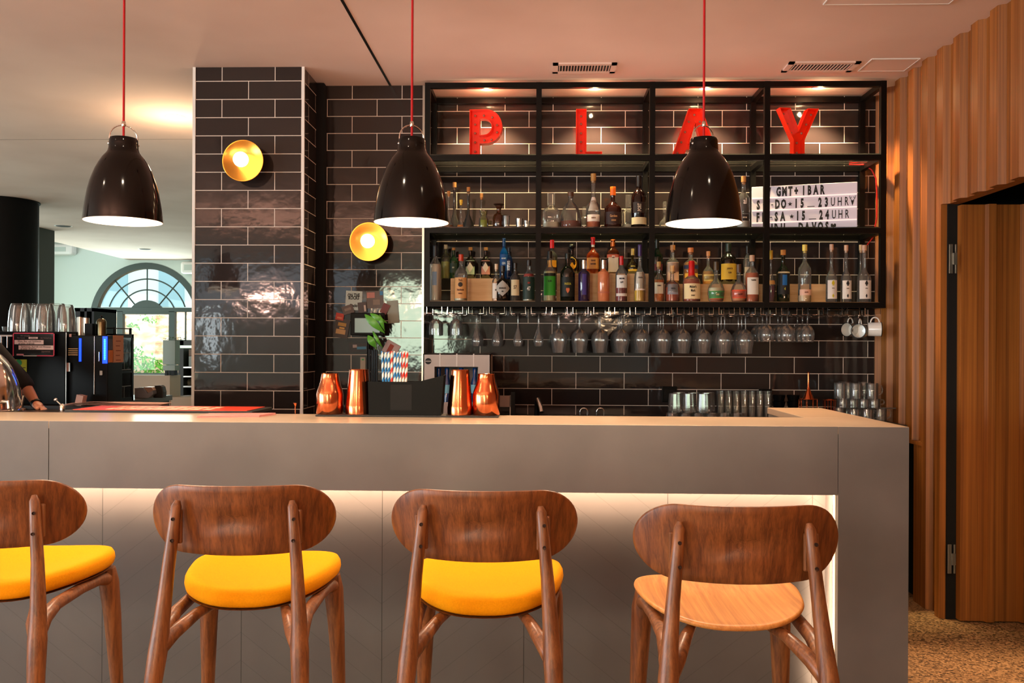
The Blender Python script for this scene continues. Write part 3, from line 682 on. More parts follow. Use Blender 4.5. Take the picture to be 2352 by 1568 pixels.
# ---------------------------------------------------------------- cinema light box
a, b = at(1726, 520, 5.37), at(1969, 520, 5.20); zt = at(1969, 417, 5.20).z
wv = Vector((b.x-a.x, b.y-a.y)); BW = wv.length; BH = zt-ZB_
lb_ = thing('light_box', 'white cinema light box with black letters and opening hours', 'light box', (a.x, a.y, ZB_), math.atan2(wv.y, wv.x))
box('case', mat('light box white acrylic', '#c6c2cc', .35, emit='#c4b8cc', estr=.12), (0, BW, 0, .045, 0, BH), lb_, bevel=.003)
for k in (1, 2, 3):
    zz = BH*(1-k*.2725)+.004
    MB().box(.002, BW-.002, -.006, .001, zz-.0045, zz+.002).build('letter_rail', mat('clear acrylic rail', '#f0dcdc', .2, emit='#ffd8d0', estr=.45), lb_)  # emission on the rails imitates the light box's glow
rows = [[('V', .165, .6, 0), ('G', .262), ('M', .318), ('T', .374), ('+', .43), ('1', .50), ('B', .555), ('A', .615), ('R', .675)],
        [('S', .065), ('O', .135), ('-', .2), ('D', .25), ('O', .31), ('★', .372), ('I', .43), ('5', .487), ('—', .57), ('2', .655), ('3', .715), ('U', .775), ('H', .838), ('R', .90), ('deer', .955)],
        [('F', .062), ('I', .11), ('-', .19), ('S', .24), ('A', .302), ('★', .388), ('I', .445), ('5', .50), ('—', .585), ('2', .665), ('4', .722), ('U', .785), ('H', .845), ('R', .905)],
        [('U', .135), ('H', .185), ('R', .24), ('H', .305), ('D', .475), ('A', .535), ('V', .60), ('O', .66), ('S', .72), ('heart', .78)]]
for r, row in enumerate(rows):
    zc = BH*(1-.145-r*.2725) if r < 3 else BH*.055
    for it in row:
        ch, u = it[0], it[1]
        if ch == 'deer':
            m = MB().prism([(-.009, .006), (.009, .006), (0, -.026)], -.002, 0)
            m.tube([(-.004, -.001, .006), (-.014, -.001, .02), (-.016, -.001, .034)], .0014, 5).tube([(.004, -.001, .006), (.014, -.001, .02), (.016, -.001, .034)], .0014, 5).tube([(-.012, -.001, .017), (-.004, -.001, .028)], .0012, 5).tube([(.012, -.001, .017), (.004, -.001, .028)], .0012, 5)
            o = m.build('letter', M['ink'], lb_)
        elif ch == 'heart':
            o = MB().prism([(0, -.022), (.015, .004), (.014, .016), (.006, .019), (0, .011), (-.006, .019), (-.014, .016), (-.015, .004)], -.002, 0).build('letter', M['ink'], lb_)
        elif ch == '★':
            o = MB().prism([((.014 if i % 2 == 0 else .006)*math.sin(PI*i/5), (.014 if i % 2 == 0 else .006)*math.cos(PI*i/5)) for i in range(10)], -.002, 0).build('letter', M['ink'], lb_)
        elif ch in '—-':
            w_ = .021 if ch == '—' else .006
            o = MB().box(-w_, w_, -.002, 0, -.0025 if ch == '-' else -.022, .0025 if ch == '-' else -.018).build('letter', M['ink'], lb_)
        else:
            thn = ch in 'UHR' and u > .74
            o = text(ch, .073, M['ink'], 'letter', lb_, xs=.50, bold=.0006 if thn else .0040)
        o.location = (u*BW, -.0012, zc)
    # the last row is cut by the shelf beam, as in the photo
# ---------------------------------------------------------------- bottles
PR = {
 'std':  [(.0, .0), (.9, 0), (1, .02), (1, .60), (.93, .66), (.6, .73), (.34, .78), (.30, .82), (.30, .95), (.34, .955), (.34, .985), (.30, .99)],
 'tall': [(.0, .0), (.9, 0), (1, .02), (1, .44), (.9, .5), (.55, .56), (.34, .62), (.28, .68), (.28, .96), (.33, .965), (.33, .99)],
 'taper': [(.0, .0), (.75, 0), (.8, .02), (1, .58), (.85, .64), (.5, .72), (.34, .80), (.30, .86), (.28, .97), (.32, .985)],
 'squat': [(.0, .0), (.92, 0), (1, .03), (1, .50), (.9, .57), (.5, .64), (.28, .69), (.25, .75), (.25, .93), (.3, .94), (.3, .97)],
 'round': [(.0, .0), (.7, 0), (.86, .04), (1, .22), (.98, .36), (.75, .50), (.42, .58), (.24, .64), (.22, .93), (.28, .94), (.28, .97)],
 'flask': [(.0, .0), (.9, 0), (1, .03), (.85, .16), (.5, .3), (.26, .40), (.20, .5), (.20, .95), (.25, .96), (.25, .985)],
 'apoth': [(.0, .0), (.92, 0), (1, .04), (1, .50), (.85, .62), (.5, .68), (.38, .72), (.36, .84), (.5, .92), (.62, .96), (.62, 1)],
 'bell': [(.0, .0), (.95, 0), (1, .03), (.98, .2), (.88, .42), (.68, .62), (.4, .74), (.22, .8), (.2, .9), (.24, .91), (.24, .95)],
 'dec':  [(.0, .0), (.94, 0), (1, .03), (1, .66), (.9, .74), (.45, .82), (.30, .88), (.30, .95), (.42, .97), (.42, 1)],
 'can':  [(.0, .0), (.94, 0), (1, .02), (1, .74), (.94, .79), (.7, .83), (.42, .86), (.40, .87), (.40, .99)],
 'jar':  [(.0, .0), (.94, 0), (1, .04), (1, .55), (.85, .66), (.7, .72), (.72, .8), (.92, 1)],
}
def gmat(kind, col):
    if kind == 'c': return thin('clear bottle glass', '#fafbf8', 1.45, 1.3, haze=.06)
    if kind == 't': return thin('tinted glass '+col, col, 1.45, 1.3, haze=.05)
    return mat('bottle '+col, col, .1, coat=.5)
def liq(col):
    c = [min(1, int(col[i:i+2], 16)/255*1.25) for i in (1, 3, 5)]
    return mat('liquid '+col, c, .05, trans=.25, ior=1.33)
def interp(pf, z):
    for (r0, z0), (r1, z1) in zip(pf, pf[1:]):
        if z0 <= z <= z1 and z1 > z0: return r0+(r1-r0)*(z-z0)/(z1-z0)
    return pf[-1][0]
NB = [0]
def bottle(px, ty, wpx, row, style, glass, lb, liquid=None, cap=None, label=None, extra=None, group=None, sq=None, zbase=None, Y=None):
    """row: 'f' front, 'b' back on the crate, 'u' upper shelf"""
    NB[0] += 1
    Y = Y or {'f': 5.215, 'b': 5.385, 'u': 5.28, 'v': 5.38}[row]
    p = at(px, ty, Y); D = Y-.03*p.x
    z0 = zbase if zbase is not None else {'f': ZC_, 'b': None, 'u': ZB_, 'v': ZB_}[row]
    H = p.z-z0; r = wpx/2*D/2000
    t = thing('bottle', lb, 'bottle', (p.x, Y, z0), group=group or ('bottles on the upper glass shelf' if row in 'uv' else 'bottles on the lower shelf'))
    capf = cap[2] if cap and len(cap) > 2 else .0
    pf = [(a*r, b*H*(1-capf)) for a, b in PR[style]]; pf[0] = (.0003, 0)
    MB().lathe(pf, 28, sq=sq).build('body', gmat(*glass), t, smooth=True)
    if liquid:
        lv = liquid[1]*H; q = [(a*.955, min(max(z, .004), lv)) for a, z in pf if z <= lv]; q.append((interp(pf, lv)*.955, lv)); q.append((.0002, lv)); q[0] = (.0002, .004)
        MB().lathe(q, 24, sq=sq).build('liquid', liq(liquid[0]), t, smooth=True)
    if cap:
        rt = max(interp(PR[style], .97)*r, .009); zt_ = pf[-1][1]; top = H
        kind = cap[1]
        if kind == 'cork': q = [(rt*.8, zt_-.012), (rt*.9, zt_), (rt*1.12, zt_+.001), (rt*1.15, top), ]
        elif kind == 'wax': q = [(rt*1.5, H*.60), (rt*1.2, H*.68), (rt*1.12, H*.74), (rt*1.12, top*.985), (rt, top)]
        elif kind == 'foil': q = [(rt*1.06, H*.80), (rt*1.06, zt_), (rt*1.12, top-.002), (rt, top)]
        elif kind == 'ball': q = [(rt*.9, zt_-.01), (rt*1.1, zt_)]+[(rt*1.5*math.cos(a), zt_+(top-zt_)*.5+(top-zt_)*.5*math.sin(a)) for a in [-1.2+2.6*i/8 for i in range(9)]]
        else: q = [(rt*1.1, zt_-.02), (rt*1.12, zt_-.0), (rt*1.12, top-.001), (rt*1.0, top)]
        cm = M['cork'] if cap[0] == 'cork' else (M['chrome'] if cap[0] == 'chrome' else mat('cap '+cap[0], cap[0], .35))
        MB().lathe(q, 20, cap0=True, cap1=True, sq=(4 if kind == 'crystal' else None)).build('stopper' if kind in ('cork', 'ball', 'crystal') else 'cap', gmat('c', '') if kind == 'crystal' else cm, t, smooth=True)
    if label:
        for li, L in enumerate(label if isinstance(label, list) else [label]):
            col, zl, zh, wrap = L[:4]; n = 14; m = MB(); za, zb = zl*H, zh*H
            R0 = interp(pf, za)+.0007; R1 = interp(pf, zb)+.0007
            if sq: R0 *= 1.0; R1 *= 1.0
            shape = L[5] if len(L) > 5 else None
            if shape == 'diamond':
                s_ = (zb-za)/2; zm = (za+zb)/2; Rm = interp(pf, zm)
                nv = 12
                vs = []; fs = []
                for i in range(nv+1):
                    u = -1+2*i/nv; aa = u*min(wrap, 1.3)
                    for w_ in (-1, 1): vs.append(((Rm+.0012)*math.sin(aa), -(Rm+.0012)*math.cos(aa), zm+w_*s_*(1-abs(u))))
                for i in range(nv): fs.append((2*i, 2*i+2, 2*i+3, 2*i+1))
                m.add(vs, fs)
            elif shape == 'oval':
                s_ = (zb-za)/2; zm = (za+zb)/2; vs = [(0, -(interp(pf, zm)+.0015), zm)]
                for i in range(24):
                    an = 2*PI*i/24; zz = zm+s_*math.sin(an); aa = wrap*math.cos(an); Rm = interp(pf, zz)+.0015; vs.append((Rm*math.sin(aa), -Rm*math.cos(aa), zz))
                m.add(vs, [(0, 1+i, 1+(i+1) % 24) for i in range(24)])
            else:
                vs = []
                for i in range(n+1):
                    aa = -wrap+2*wrap*i/n
                    c_, s2 = math.sin(aa), -math.cos(aa)
                    k = 1.0
                    if sq: k = (abs(c_)**sq+abs(s2)**sq)**(-1.0/sq)
                    vs.append(((R0*k)*c_, (R0*k)*s2, za)); vs.append(((R1*k)*c_, (R1*k)*s2, zb))
                m.add(vs, [(2*i, 2*i+2, 2*i+3, 2*i+1) for i in range(n)])
            lo = m.build('label', mat('label '+col, col, .6), t, smooth=True, fix=False)
            txts = L[4] if len(L) > 4 and L[4] else []
            if isinstance(txts, tuple): txts = [txts]
            for s, zc, size, tc, *ro in txts:
                Rm = interp(pf, zc*H)+.0016
                text(s, size, mat('print '+tc, tc, .6), 'label_print', lo, loc=(0, 0, zc*H), xs=.62, wrap=Rm, rot=ro[0] if ro else 0, bold=.0006)
    return t
# ---- pale wooden crates that raise the back row (open undersides face the wall)
ZK = []
for i, (x0, x1, ty, lb) in enumerate(((1035, 1140, 639, 'pale wooden riser under the two diamond labelled gin bottles'), (1280, 1492, 628, 'pale wooden riser behind the violet and copper bottles'),
        (1512, 1752, 652, 'pale wooden riser behind the red waxed whisky bottle'), (1815, 1897, 652, 'short pale wooden riser in the last bay'))):
    a, b = at(x0, ty, 5.31).x, at(x1, ty, 5.31).x; z = at((x0+x1)/2, ty, 5.31).z; ZK.append(z)
    t = thing('wooden_riser', lb, 'wooden box', ((a+b)/2, 5.31, ZC_)); w_ = (b-a)/2; h = z-ZC_
    box('front_board', M['crate'], (-w_, w_, 0, .012, 0, h-.012), t); box('top_board', M['crate'], (-w_, w_, 0, .145, h-.012, h), t)
    for s in (-1, 1): box('side_board', M['crate'], (min(s*w_, s*(w_-.012)), max(s*w_, s*(w_-.012)), .012, .145, 0, h-.012), t)
def B(bay, *a, **k):
    if a[3] == 'b' or a[3] == 'B': k['zbase'] = ZK[bay]; a = list(a); a[3] = 'b'
    return bottle(*a, **k)
# upper shelf, first bay
B(0, 1030.7, 439, 24, 'u', 'flask', ('c', ''), 'clear flask with long neck and cork half behind the middle pendant', ('#7a4a20', .12), ('cork', 'cork', .07))
B(0, 1044, 419, 30, 'v', 'flask', ('t', '#9a8466'), 'tallest dark long-necked flask with cork in the first bay', ('#3a2412', .3), ('cork', 'cork', .09))
B(0, 1059, 459, 21, 'u', 'flask', ('c', ''), 'smallest long-necked flask with amber liquid and yellow cork', ('#c9781e', .16), ('#e0c040', 'cork', .1))
B(0, 1076, 430, 29, 'u', 'flask', ('t', '#5f7a4e'), 'long-necked flask with green liquid and cork stopper', ('#164a1c', .48), ('cork', 'cork', .09))
B(0, 1106, 444, 16, 'v', 'flask', ('c', ''), 'slim clear flask standing behind the small yellow green jar', None, ('cork', 'cork', .1))
B(0, 1111, 484, 23, 'u', 'jar', ('t', '#c8cf50'), 'small yellow green jar with flared neck', ('#a8b028', .5), None)
B(0, 1146, 466, 28, 'u', 'apoth', ('o', '#3a1a08'), 'brown apothecary bottle beside the shot glass', None, ('#2a1408', 'ball', .1))
# upper shelf, second bay
B(1, 1266, 444, 38, 'u', 'dec', ('c', ''), 'square crystal decanter at the outer end of the second bay', ('#cfc4b0', .2), ('#e0dcd4', 'crystal', .26), sq=5)
B(1, 1311, 442, 52, 'u', 'bell', ('c', ''), 'bell shaped bottle with a low level of dark amber spirit', ('#6e2c12', .22), ('#4a3020', 'cork', .06))
B(1, 1343, 475, 22, 'v', 'dec', ('c', ''), 'clear decanter standing behind the tall white labelled bottle', None, ('#e0dcd4', 'crystal', .26), sq=5)
B(1, 1363, 399, 33, 'u', 'tall', ('c', ''), 'tall clear bottle with white labels and gold stopper', ('#b5541a', .24), ('#b08448', 'cork', .12), [('#e2d8cc', .33, .58, .8, [('ANTICA', .5, .014, '#8a6a50')]), ('#e6ddd2', .14, .26, 1.0, [('RISERVA', .2, .012, '#8a6a50')])])
B(1, 1408, 429, 40, 'u', 'squat', ('o', '#2c0f08'), 'squat dark liqueur bottle with an orange neck sleeve', None, ('#e86a14', 'foil', .05), [('#2a100a', .12, .40, 1.0, [('Carolans', .30, .02, '#b88a58'), ('CREAM', .2, .014, '#b88a58')])])
B(1, 1444, 448, 30, 'v', 'dec', ('c', ''), 'crystal decanter half hidden behind the dark wine bottle', ('#cfc4b0', .2), ('#e0dcd4', 'crystal', .26), sq=5)
B(1, 1467.5, 404, 36, 'u', 'std', ('o', '#140605'), 'dark bottle with a cream band near the second bay post', None, ('#120808', 'foil', .02), [('#d8c79c', .09, .22, 1.2, None), ('#1c0c0a', .3, .5, .9, [('PORT', .40, .03, '#c8b8a0', PI/2)])])
# upper shelf, third bay
B(2, 1527, 463, 26, 'v', 'round', ('c', ''), 'small clear decanter behind the pendant lamp in the third bay', None, ('#e0dcd4', 'crystal', .26))
B(2, 1708, 405, 29, 'u', 'std', ('c', ''), 'clear corked bottle with black label and white script beside light box', ('#e8dfd0', .2), ('cork', 'cork', .10), [('#181010', .30, .74, .95, [('al', .52, .05, '#e8dcd0')]), ('#1c1414', .16, .28, .8, [('DRY GIN', .22, .01, '#c8b8a8')])])
# lower shelf, first bay
B(0, 1000, 563, 29, 'f', 'std', ('c', ''), 'tall frosted clear vodka bottle at the outer end of lower shelf', ('#d8c8c0', .66), ('#1a2430', 'foil', .02), [('#7f9fc4', .28, .52, .35, None)])
B(0, 1024, 562, 23, 'b', 'std', ('t', '#d5dcae'), 'pale green clear bottle behind the frosted vodka bottle', ('#c9cf90', .5), ('#cfc8a8', 'cap', .02))
B(0, 1042, 569, 21, 'b', 'std', ('o', '#16301c'), 'dark green bottle with cork behind the orange labelled vodka', None, ('cork', 'cork', .07), [('#24382c', .2, .5, .9, [('GIN', .36, .012, '#b8c0b0')])])
B(0, 1059, 584, 30, 'f', 'std', ('c', ''), 'clear vodka bottle with orange tan label and red cap', ('#e0c8b0', .5), ('#c03a20', 'cap', .06), [('#cf9a60', .06, .50, 1.1, [("Tito's", .44, .016, '#5a2a10'), ('Handmade', .24, .016, '#5a2a10'), ('VODKA', .16, .011, '#5a2a10')]), ('#2a1a10', .30, .40, .35, None, 'oval')])
B(0, 1080.6, 568, 25, 'b', 'std', ('o', '#14100c'), 'dark corked gin bottle with green and white label', None, ('cork', 'cork', .09), [('#a9c0a4', .14, .58, .95, None), ('#dcd8c4', .2, .52, .6, None, 'diamond')])
B(0, 1116, 568, 24, 'b', 'std', ('o', '#16100e'), 'dark corked gin bottle with pink and cream label', None, ('cork', 'cork', .09), [('#c98a7c', .14, .58, .95, None), ('#e0d4c4', .2, .52, .6, None, 'diamond')])
B(0, 1157.6, 547, 20, 'b', 'std', ('o', '#0b3d78'), 'tall blue gin bottle with white print behind the others', None, ('#0d3a70', 'foil', .02), [('#0e4a8e', .2, .6, 1.0, [('BOMBAY', .5, .011, '#c8d8e8'), ('GIN', .38, .02, '#c8d8e8')])])
B(0, 1169, 568, 17, 'b', 'std', ('o', '#0c1c3c'), 'navy bottle with vertical white lettering', None, ('#0a1428', 'cap', .02), [('#0c1c3c', .05, .8, 1.0, [("MASTER'S", .42, .022, '#d8e0e8', PI/2)])])
B(0, 1140, 606, 19, 'f', 'std', ('c', ''), 'small clear bottle with white label and pale cork', ('#b8845a', .5), ('#d8c0a0', 'cork', .14), [('#dcd6cc', .08, .48, 1.0, [('GIN', .3, .012, '#403830')])])
B(0, 1155, 610, 33, 'f', 'squat', ('o', '#0c0a08'), 'black apothecary style gin bottle with silver diamond label', None, ('#14100c', 'cap', .04), [('#a8a49c', .14, .58, 1.25, [("HENDRICK'S", .36, .0125, '#181410'), ('GIN', .27, .010, '#181410')], 'diamond')])
B(0, 1183.7, 604, 25, 'f', 'std', ('t', '#8c8468'), 'clear bottle with a beige label marked 57', ('#6a5a40', .4), ('#1a1612', 'cap', .05), [('#cabb94', .15, .56, .8, [('57', .36, .03, '#2a2018')])])
B(0, 1215, 597, 28, 'f', 'std', ('c', ''), 'square shouldered gin bottle with dark green label and red top', ('#b0b0a0', .5), ('#1a1414', 'cap', .05), [('#183028', .05, .58, 1.15, [('GIN', .44, .014, '#a03020'), ('47', .30, .034, '#e0dcd0')]), ('#a83224', .60, .66, 1.1, None)])
# lower shelf, second bay
B(1, 1268, 551, 25, 'b', 'std', ('t', '#a08a60'), 'bottle with bright red cap behind the green labelled bottle', ('#b8501c', .3), ('#d01c24', 'cap', .14), [('#f0a020', .2, .4, .9, None)])
B(1, 1263, 577, 29, 'f', 'std', ('c', ''), 'clear rum bottle with bright green label', ('#c8c8a0', .6), ('#14140f', 'cap', .07), [('#2f9a2c', .12, .50, 1.1, [('RUM', .4, .016, '#103a10')]), ('#0f1a10', .5, .56, 1.1, None)])
B(1, 1313.5, 560, 33, 'b', 'squat', ('o', '#0c0a0a'), 'black bottle with round stopper and yellow oval label', None, ('#0a0808', 'ball', .14), [('#f0a818', .14, .56, .65, [('DON', .42, .016, '#402008')], 'oval')])
B(1, 1304, 582, 34, 'f', 'std', ('o', '#0a120c'), 'black green melon liqueur bottle with gold lettering', None, ('#101810', 'cap', .03), [('#0c140c', .1, .5, 1.0, [('PASSOA', .36, .018, '#a8a030'), ('♥', .22, .03, '#c86a40')])])
B(1, 1341.7, 597, 27, 'f', 'can', ('o', '#241838'), 'dark violet metal bottle with chrome cap', None, ('chrome', 'cap', .12), [('#3c2e78', .16, .66, .35, None)])
B(1, 1362, 545, 30, 'b', 'squat', ('o', '#6e2408'), 'orange liqueur bottle with tall red neck and white ribbon', None, ('#c4161a', 'foil', .02), [('#c88a48', .14, .44, 1.1, [('GRAND', .36, .013, '#401810'), ('MARNIER', .27, .013, '#401810')]), ('#e0dccc', .74, .80, 1.2, None)])
B(1, 1386.6, 597, 27, 'f', 'can', ('o', '#c87850'), 'copper coloured metal bottle with chrome cap', None, ('chrome', 'cap', .12), [('#b8684a', .2, .24, 1.4, None)])
B(1, 1408, 550, 28, 'b', 'std', ('o', '#3c1608'), 'brown square liqueur bottle with orange cap and cream label', None, ('#e0701c', 'foil', .02), [('#d8c8b0', .06, .48, .7, None), ('#c05a40', .46, .56, 1.0, [('Cointreau', .51, .013, '#f0e0d0')])], sq=6)
B(1, 1427.5, 588, 27, 'f', 'std', ('c', ''), 'clear bottle of red spirit with red capsule and white label', ('#7a1410', .32), ('#b81c20', 'foil', .02), [('#dcdcd8', .30, .58, 1.0, [('BERLINER', .5, .012, '#20283c'), ('LUFT', .42, .013, '#20283c')]), ('#d8d0c8', .12, .18, 1.1, None)])
B(1, 1453, 571, 24, 'b', 'round', ('o', '#2c2006'), 'round dark bottle with gold cap and gold band', None, ('#c8a860', 'cap', .1), [('#d8b848', .12, .2, 1.1, None), ('#181408', .24, .38, 1.1, [('LICOR 43', .31, .011, '#d8c060')])])
B(1, 1470, 562, 26, 'f', 'tall', ('c', ''), 'slim tapering clear grappa bottle with purple cap and white label', ('#e0a020', .2), ('#3a2860', 'foil', .02), [('#dcd0c4', .2, .52, 1.0, [('GRAPPA', .42, .012, '#504038')])])
# lower shelf, third bay
B(2, 1509.5, 549, 27, 'b', 'std', ('o', '#0c1a10'), 'dark green bottle half hidden behind the second bay post', None, ('#0c1410', 'foil', .02), [('#5a1c24', .3, .45, 1.0, None)])
B(2, 1513, 601, 25, 'f', 'std', ('c', ''), 'whisky bottle with small white label next to the post', ('#c86a1c', .55), ('#c8a060', 'cork', .12), [('#e0dccc', .2, .48, .9, [('WHISKY', .40, .010, '#302820')])])
B(2, 1545, 563, 30, 'b', 'std', ('c', ''), 'whisky bottle with cork and pale pink label on the riser', ('#a8641c', .5), ('#c08048', 'cork', .12), [('#e0b8a4', .10, .56, 1.1, [('SINGLE', .3, .012, '#6a4030')])])
B(2, 1544, 610, 34, 'f', 'squat', ('c', ''), 'squat whisky decanter bottle with gold stopper and grey label', ('#a8400e', .4), ('#d8b078', 'cork', .14), [('#8c8c98', .2, .48, .8, [('NIKKA', .36, .014, '#303038')])])
B(2, 1586.5, 569, 34, 'b', 'std', ('c', ''), 'corked whisky bottle with blue and gold labels on the riser', ('#b86c18', .6), ('#c87848', 'cork', .12), [('#202850', .42, .52, 1.2, None), ('#e0a840', .14, .3, 1.0, None)])
B(2, 1588.7, 599, 40, 'f', 'squat', ('c', ''), 'bourbon bottle with cream label and dripping red wax neck', ('#98380c', .56), ('#b80f14', 'wax', .03), [('#e0cda0', .07, .44, 1.15, [("Maker's", .36, .021, '#20140c'), ('Mark', .27, .021, '#20140c'), ('WHISKY', .15, .010, '#604830')])])
B(2, 1626.7, 577, 28, 'b', 'round', ('c', ''), 'round shouldered whisky bottle with cork on the riser', ('#b87818', .4), ('#c88858', 'cork', .12), [('#d8c078', .1, .3, 1.0, None)])
B(2, 1645, 601, 38, 'f', 'round', ('c', ''), 'clear bulbous bottle with a green and orange band', ('#dcc8a8', .35), ('#40301c', 'cap', .1), [('#3c8a44', .09, .27, 1.25, [('KALE', .18, .012, '#d0c080')]), ('#c85a2c', .01, .085, 1.2, None)])
B(2, 1673, 559, 36, 'b', 'std', ('o', '#100c08'), 'black bottle with wide yellow label on the riser', None, ('#1c2a20', 'foil', .02), [('#d8b440', .12, .5, 1.25, [('JAMAICA', .38, .014, '#604010'), ('RUM', .28, .014, '#604010')])])
B(2, 1697, 607, 36, 'f', 'round', ('c', ''), 'clear bulbous bottle with an orange red band', ('#d88860', .3), ('#50382c', 'cap', .1), [('#d84c24', .1, .32, 1.25, [('BULLEIT', .2, .012, '#501408')])])
B(2, 1717, 564, 18, 'b', 'std', ('c', ''), 'slim clear bottle with dark neck at the edge of third bay', ('#c8b8a8', .3), ('#141414', 'foil', .02), [('#c0b0a0', .2, .45, 1.0, None)])
B(2, 1727.5, 586, 31, 'f', 'std', ('c', ''), 'amber whisky bottle with plain white label beside the third post', ('#b04c14', .62), ('#b89880', 'cap', .05), [('#dcd6cc', .16, .52, .95, [('TALISKER', .46, .011, '#403830')])])
# lower shelf, last bay
B(3, 1771, 575, 20, 'f', 'round', ('c', ''), 'slim amber liqueur bottle with violet base beside the last bay post', ('#4a1430', .32), ('#c8a030', 'cap', .08), [('#b88a50', .34, .42, 1.0, None)])
B(3, 1799, 574, 30, 'f', 'std', ('o', '#0e1a12'), 'dark green corked bottle with blue label', None, ('cork', 'cork', .09), [('#101418', .15, .56, 1.1, None), ('#0f62a8', .32, .52, .35, None), ('#c8c0a0', .55, .58, 1.1, None), ('#101418', .18, .3, .5, [('4', .25, .022, '#c8c040')])])
B(3, 1848.6, 562, 29, 'f', 'std', ('c', ''), 'tall clear bottle with a narrow pale pink band near base', ('#d8b090', .12), ('#d8c060', 'cork', .1), [('#dcb4a0', .12, .22, 1.1, [('GRAPPA', .17, .010, '#804c40')])])
for px, ty, w_, lb, dc in ((1910, 561, 25, 'clear long-necked bottle with white label and yellow leaf emblem', '#c0b020'), (1943.6, 563, 24, 'clear long-necked bottle with white label and small black spade', '#1c1c20'), (1985, 563, 31, 'widest clear long-necked bottle with spade label at the unit end', '#1c1c20')):
    t = B(3, px, ty, w_, 'f', 'tall', ('c', ''), lb, None, ('#c8a088', 'cork', .09), [('#d8d4d0', .06, .38, 1.0, [('♠', .33, .030, dc), ('DAVOS', .24, .007, '#706860'), ('♦', .11, .022, dc)])])
B(3, 1978, 562, 16, 'b', 'tall', ('c', ''), 'slim clear corked bottle behind the widest spade bottle', None, ('#c8a888', 'cork', .09), zbase=ZC_)if False else bottle(1977, 562, 16, 'f', 'tall', ('c', ''), 'slim clear corked bottle behind the widest spade bottle', None, ('#c8a888', 'cork', .09), Y=5.38)
# small glasses on the upper shelf
for px, ty, w_, lb in ((1163, 496, 17, 'small shot glass in front of the brown apothecary bottle'), (1193, 502, 18, 'stemless small tumbler beside the shot glass'), (1210, 507, 15, 'lowest small glass dish near the first bay post')):
    Y = 5.25; p = at(px, ty, Y); H = p.z-ZB_; r = w_/2*Y/2000
    tag(MB().lathe([(.0003, .004), (r*.75, .004), (r*.97, H), (r, H), (r*.8, 0), (.0003, 0)], 24).build('shot_glass', M['glass'], smooth=True, at0=None), lb, 'glass', 'small glasses on the upper shelf').location = (p.x, Y, ZB_)
# red cable at the end of the unit
cb = [at(1950, 378, 5.42), at(1985, 378, 5.4), at(2002, 390, 5.36), at(2012, 410, 5.34), at(2014, 440, 5.34), at(2014, 500, 5.34), at(2005, 545, 5.36), at(1992, 562, 5.40)]
tag(MB().tube(cb, .004, 8).build('cable', mat('red cable', '#c81410', .5), smooth=True, at0=tuple(cb[0])), 'red cable running down the last post of the shelf unit', 'cable')
# ================================================================ hanging rack and stemware
zr0 = at(1500, 704.5, 5.16).z; zr1 = at(1500, 721, 5.16).z
N1 = ['first', 'second', 'third', 'fourth', 'fifth', 'sixth', 'seventh', 'eighth', 'ninth', 'tenth', 'eleventh', 'twelfth', 'thirteenth', 'fourteenth', 'fifteenth', 'sixteenth', 'seventeenth', 'eighteenth', 'nineteenth', 'twentieth', 'twenty-first', 'twenty-second']
def rack_mesh():
    m = MB(); w = .0445; r = .0019
    for y in (0, .29):
        m.tube([(-w-.008, y, zr0-zr1), (w+.008, y, zr0-zr1)], r, 6)
        for s in (-1, 1): m.tube([(s*w, y, zr0-zr1+.010), (s*w, y, 0)], r, 6)
    for s in (-1, 1):
        m.tube([(s*w, -.004, .0), (s*w, .294, .0)], r, 6)
        m.tube([(s*w, 0, 0), (s*(w-.026), 0, -.001), (s*(w-.026), .29, -.001), (s*w, .29, 0)], r, 6)
    return m
rk0 = None
GX = []
for i in range(22):
    px = 997.5+47.95*i; c = at(px, 715, 5.16); GX.append(c.x)
    if rk0 is None: rk0 = rack_mesh().build('glass_rack', M['chrome'], smooth=True); o = rk0
    else: o = rk0.copy(); COL.objects.link(o)
    o.location = (c.x, 5.16, zr1)
    tag(o, 'chrome wire glass rail under the shelf unit, %s from its outer end' % N1[i], 'glass rack', 'chrome glass rails under the shelf unit')
def stem(kind):
    # built upside down: foot at z=0, rim below
    if kind == 'wine': p = [(.0003, .0), (.036, -.002), (.0365, -.004), (.02, -.006), (.005, -.012), (.0036, -.02), (.0034, -.075), (.005, -.088), (.014, -.095), (.034, -.112), (.045, -.132), (.0485, -.152), (.047, -.172), (.041, -.205), (.036, -.236)]
    elif kind == 'flute': p = [(.0003, .0), (.034, -.002), (.0345, -.004), (.018, -.006), (.005, -.012), (.0034, -.02), (.0034, -.07), (.006, -.086), (.010, -.098), (.018, -.125), (.0255, -.148), (.029, -.165), (.028, -.18), (.023, -.198)]
    elif kind == 'short': p = [(.0003, .0), (.033, -.002), (.0335, -.004), (.016, -.006), (.005, -.012), (.004, -.03), (.012, -.04), (.028, -.05), (.034, -.07), (.036, -.10), (.035, -.132)]
    else: p = [(.0003, .0), (.034, -.002), (.0345, -.004), (.018, -.006), (.005, -.012), (.0036, -.02), (.0036, -.05), (.006, -.06), (.026, -.075), (.038, -.095), (.0425, -.118), (.041, -.14), (.036, -.165)]
    return MB().lathe(p, 32)
KIND = {'wine': ('large clear wine glass', range(6, 16), 3), 'flute': ('narrow clear grappa glass', range(2, 6), 3), 'short': ('short-stemmed clear tasting glass', range(0, 2), 2), 'small': ('small clear wine glass', range(16, 19), 3)}
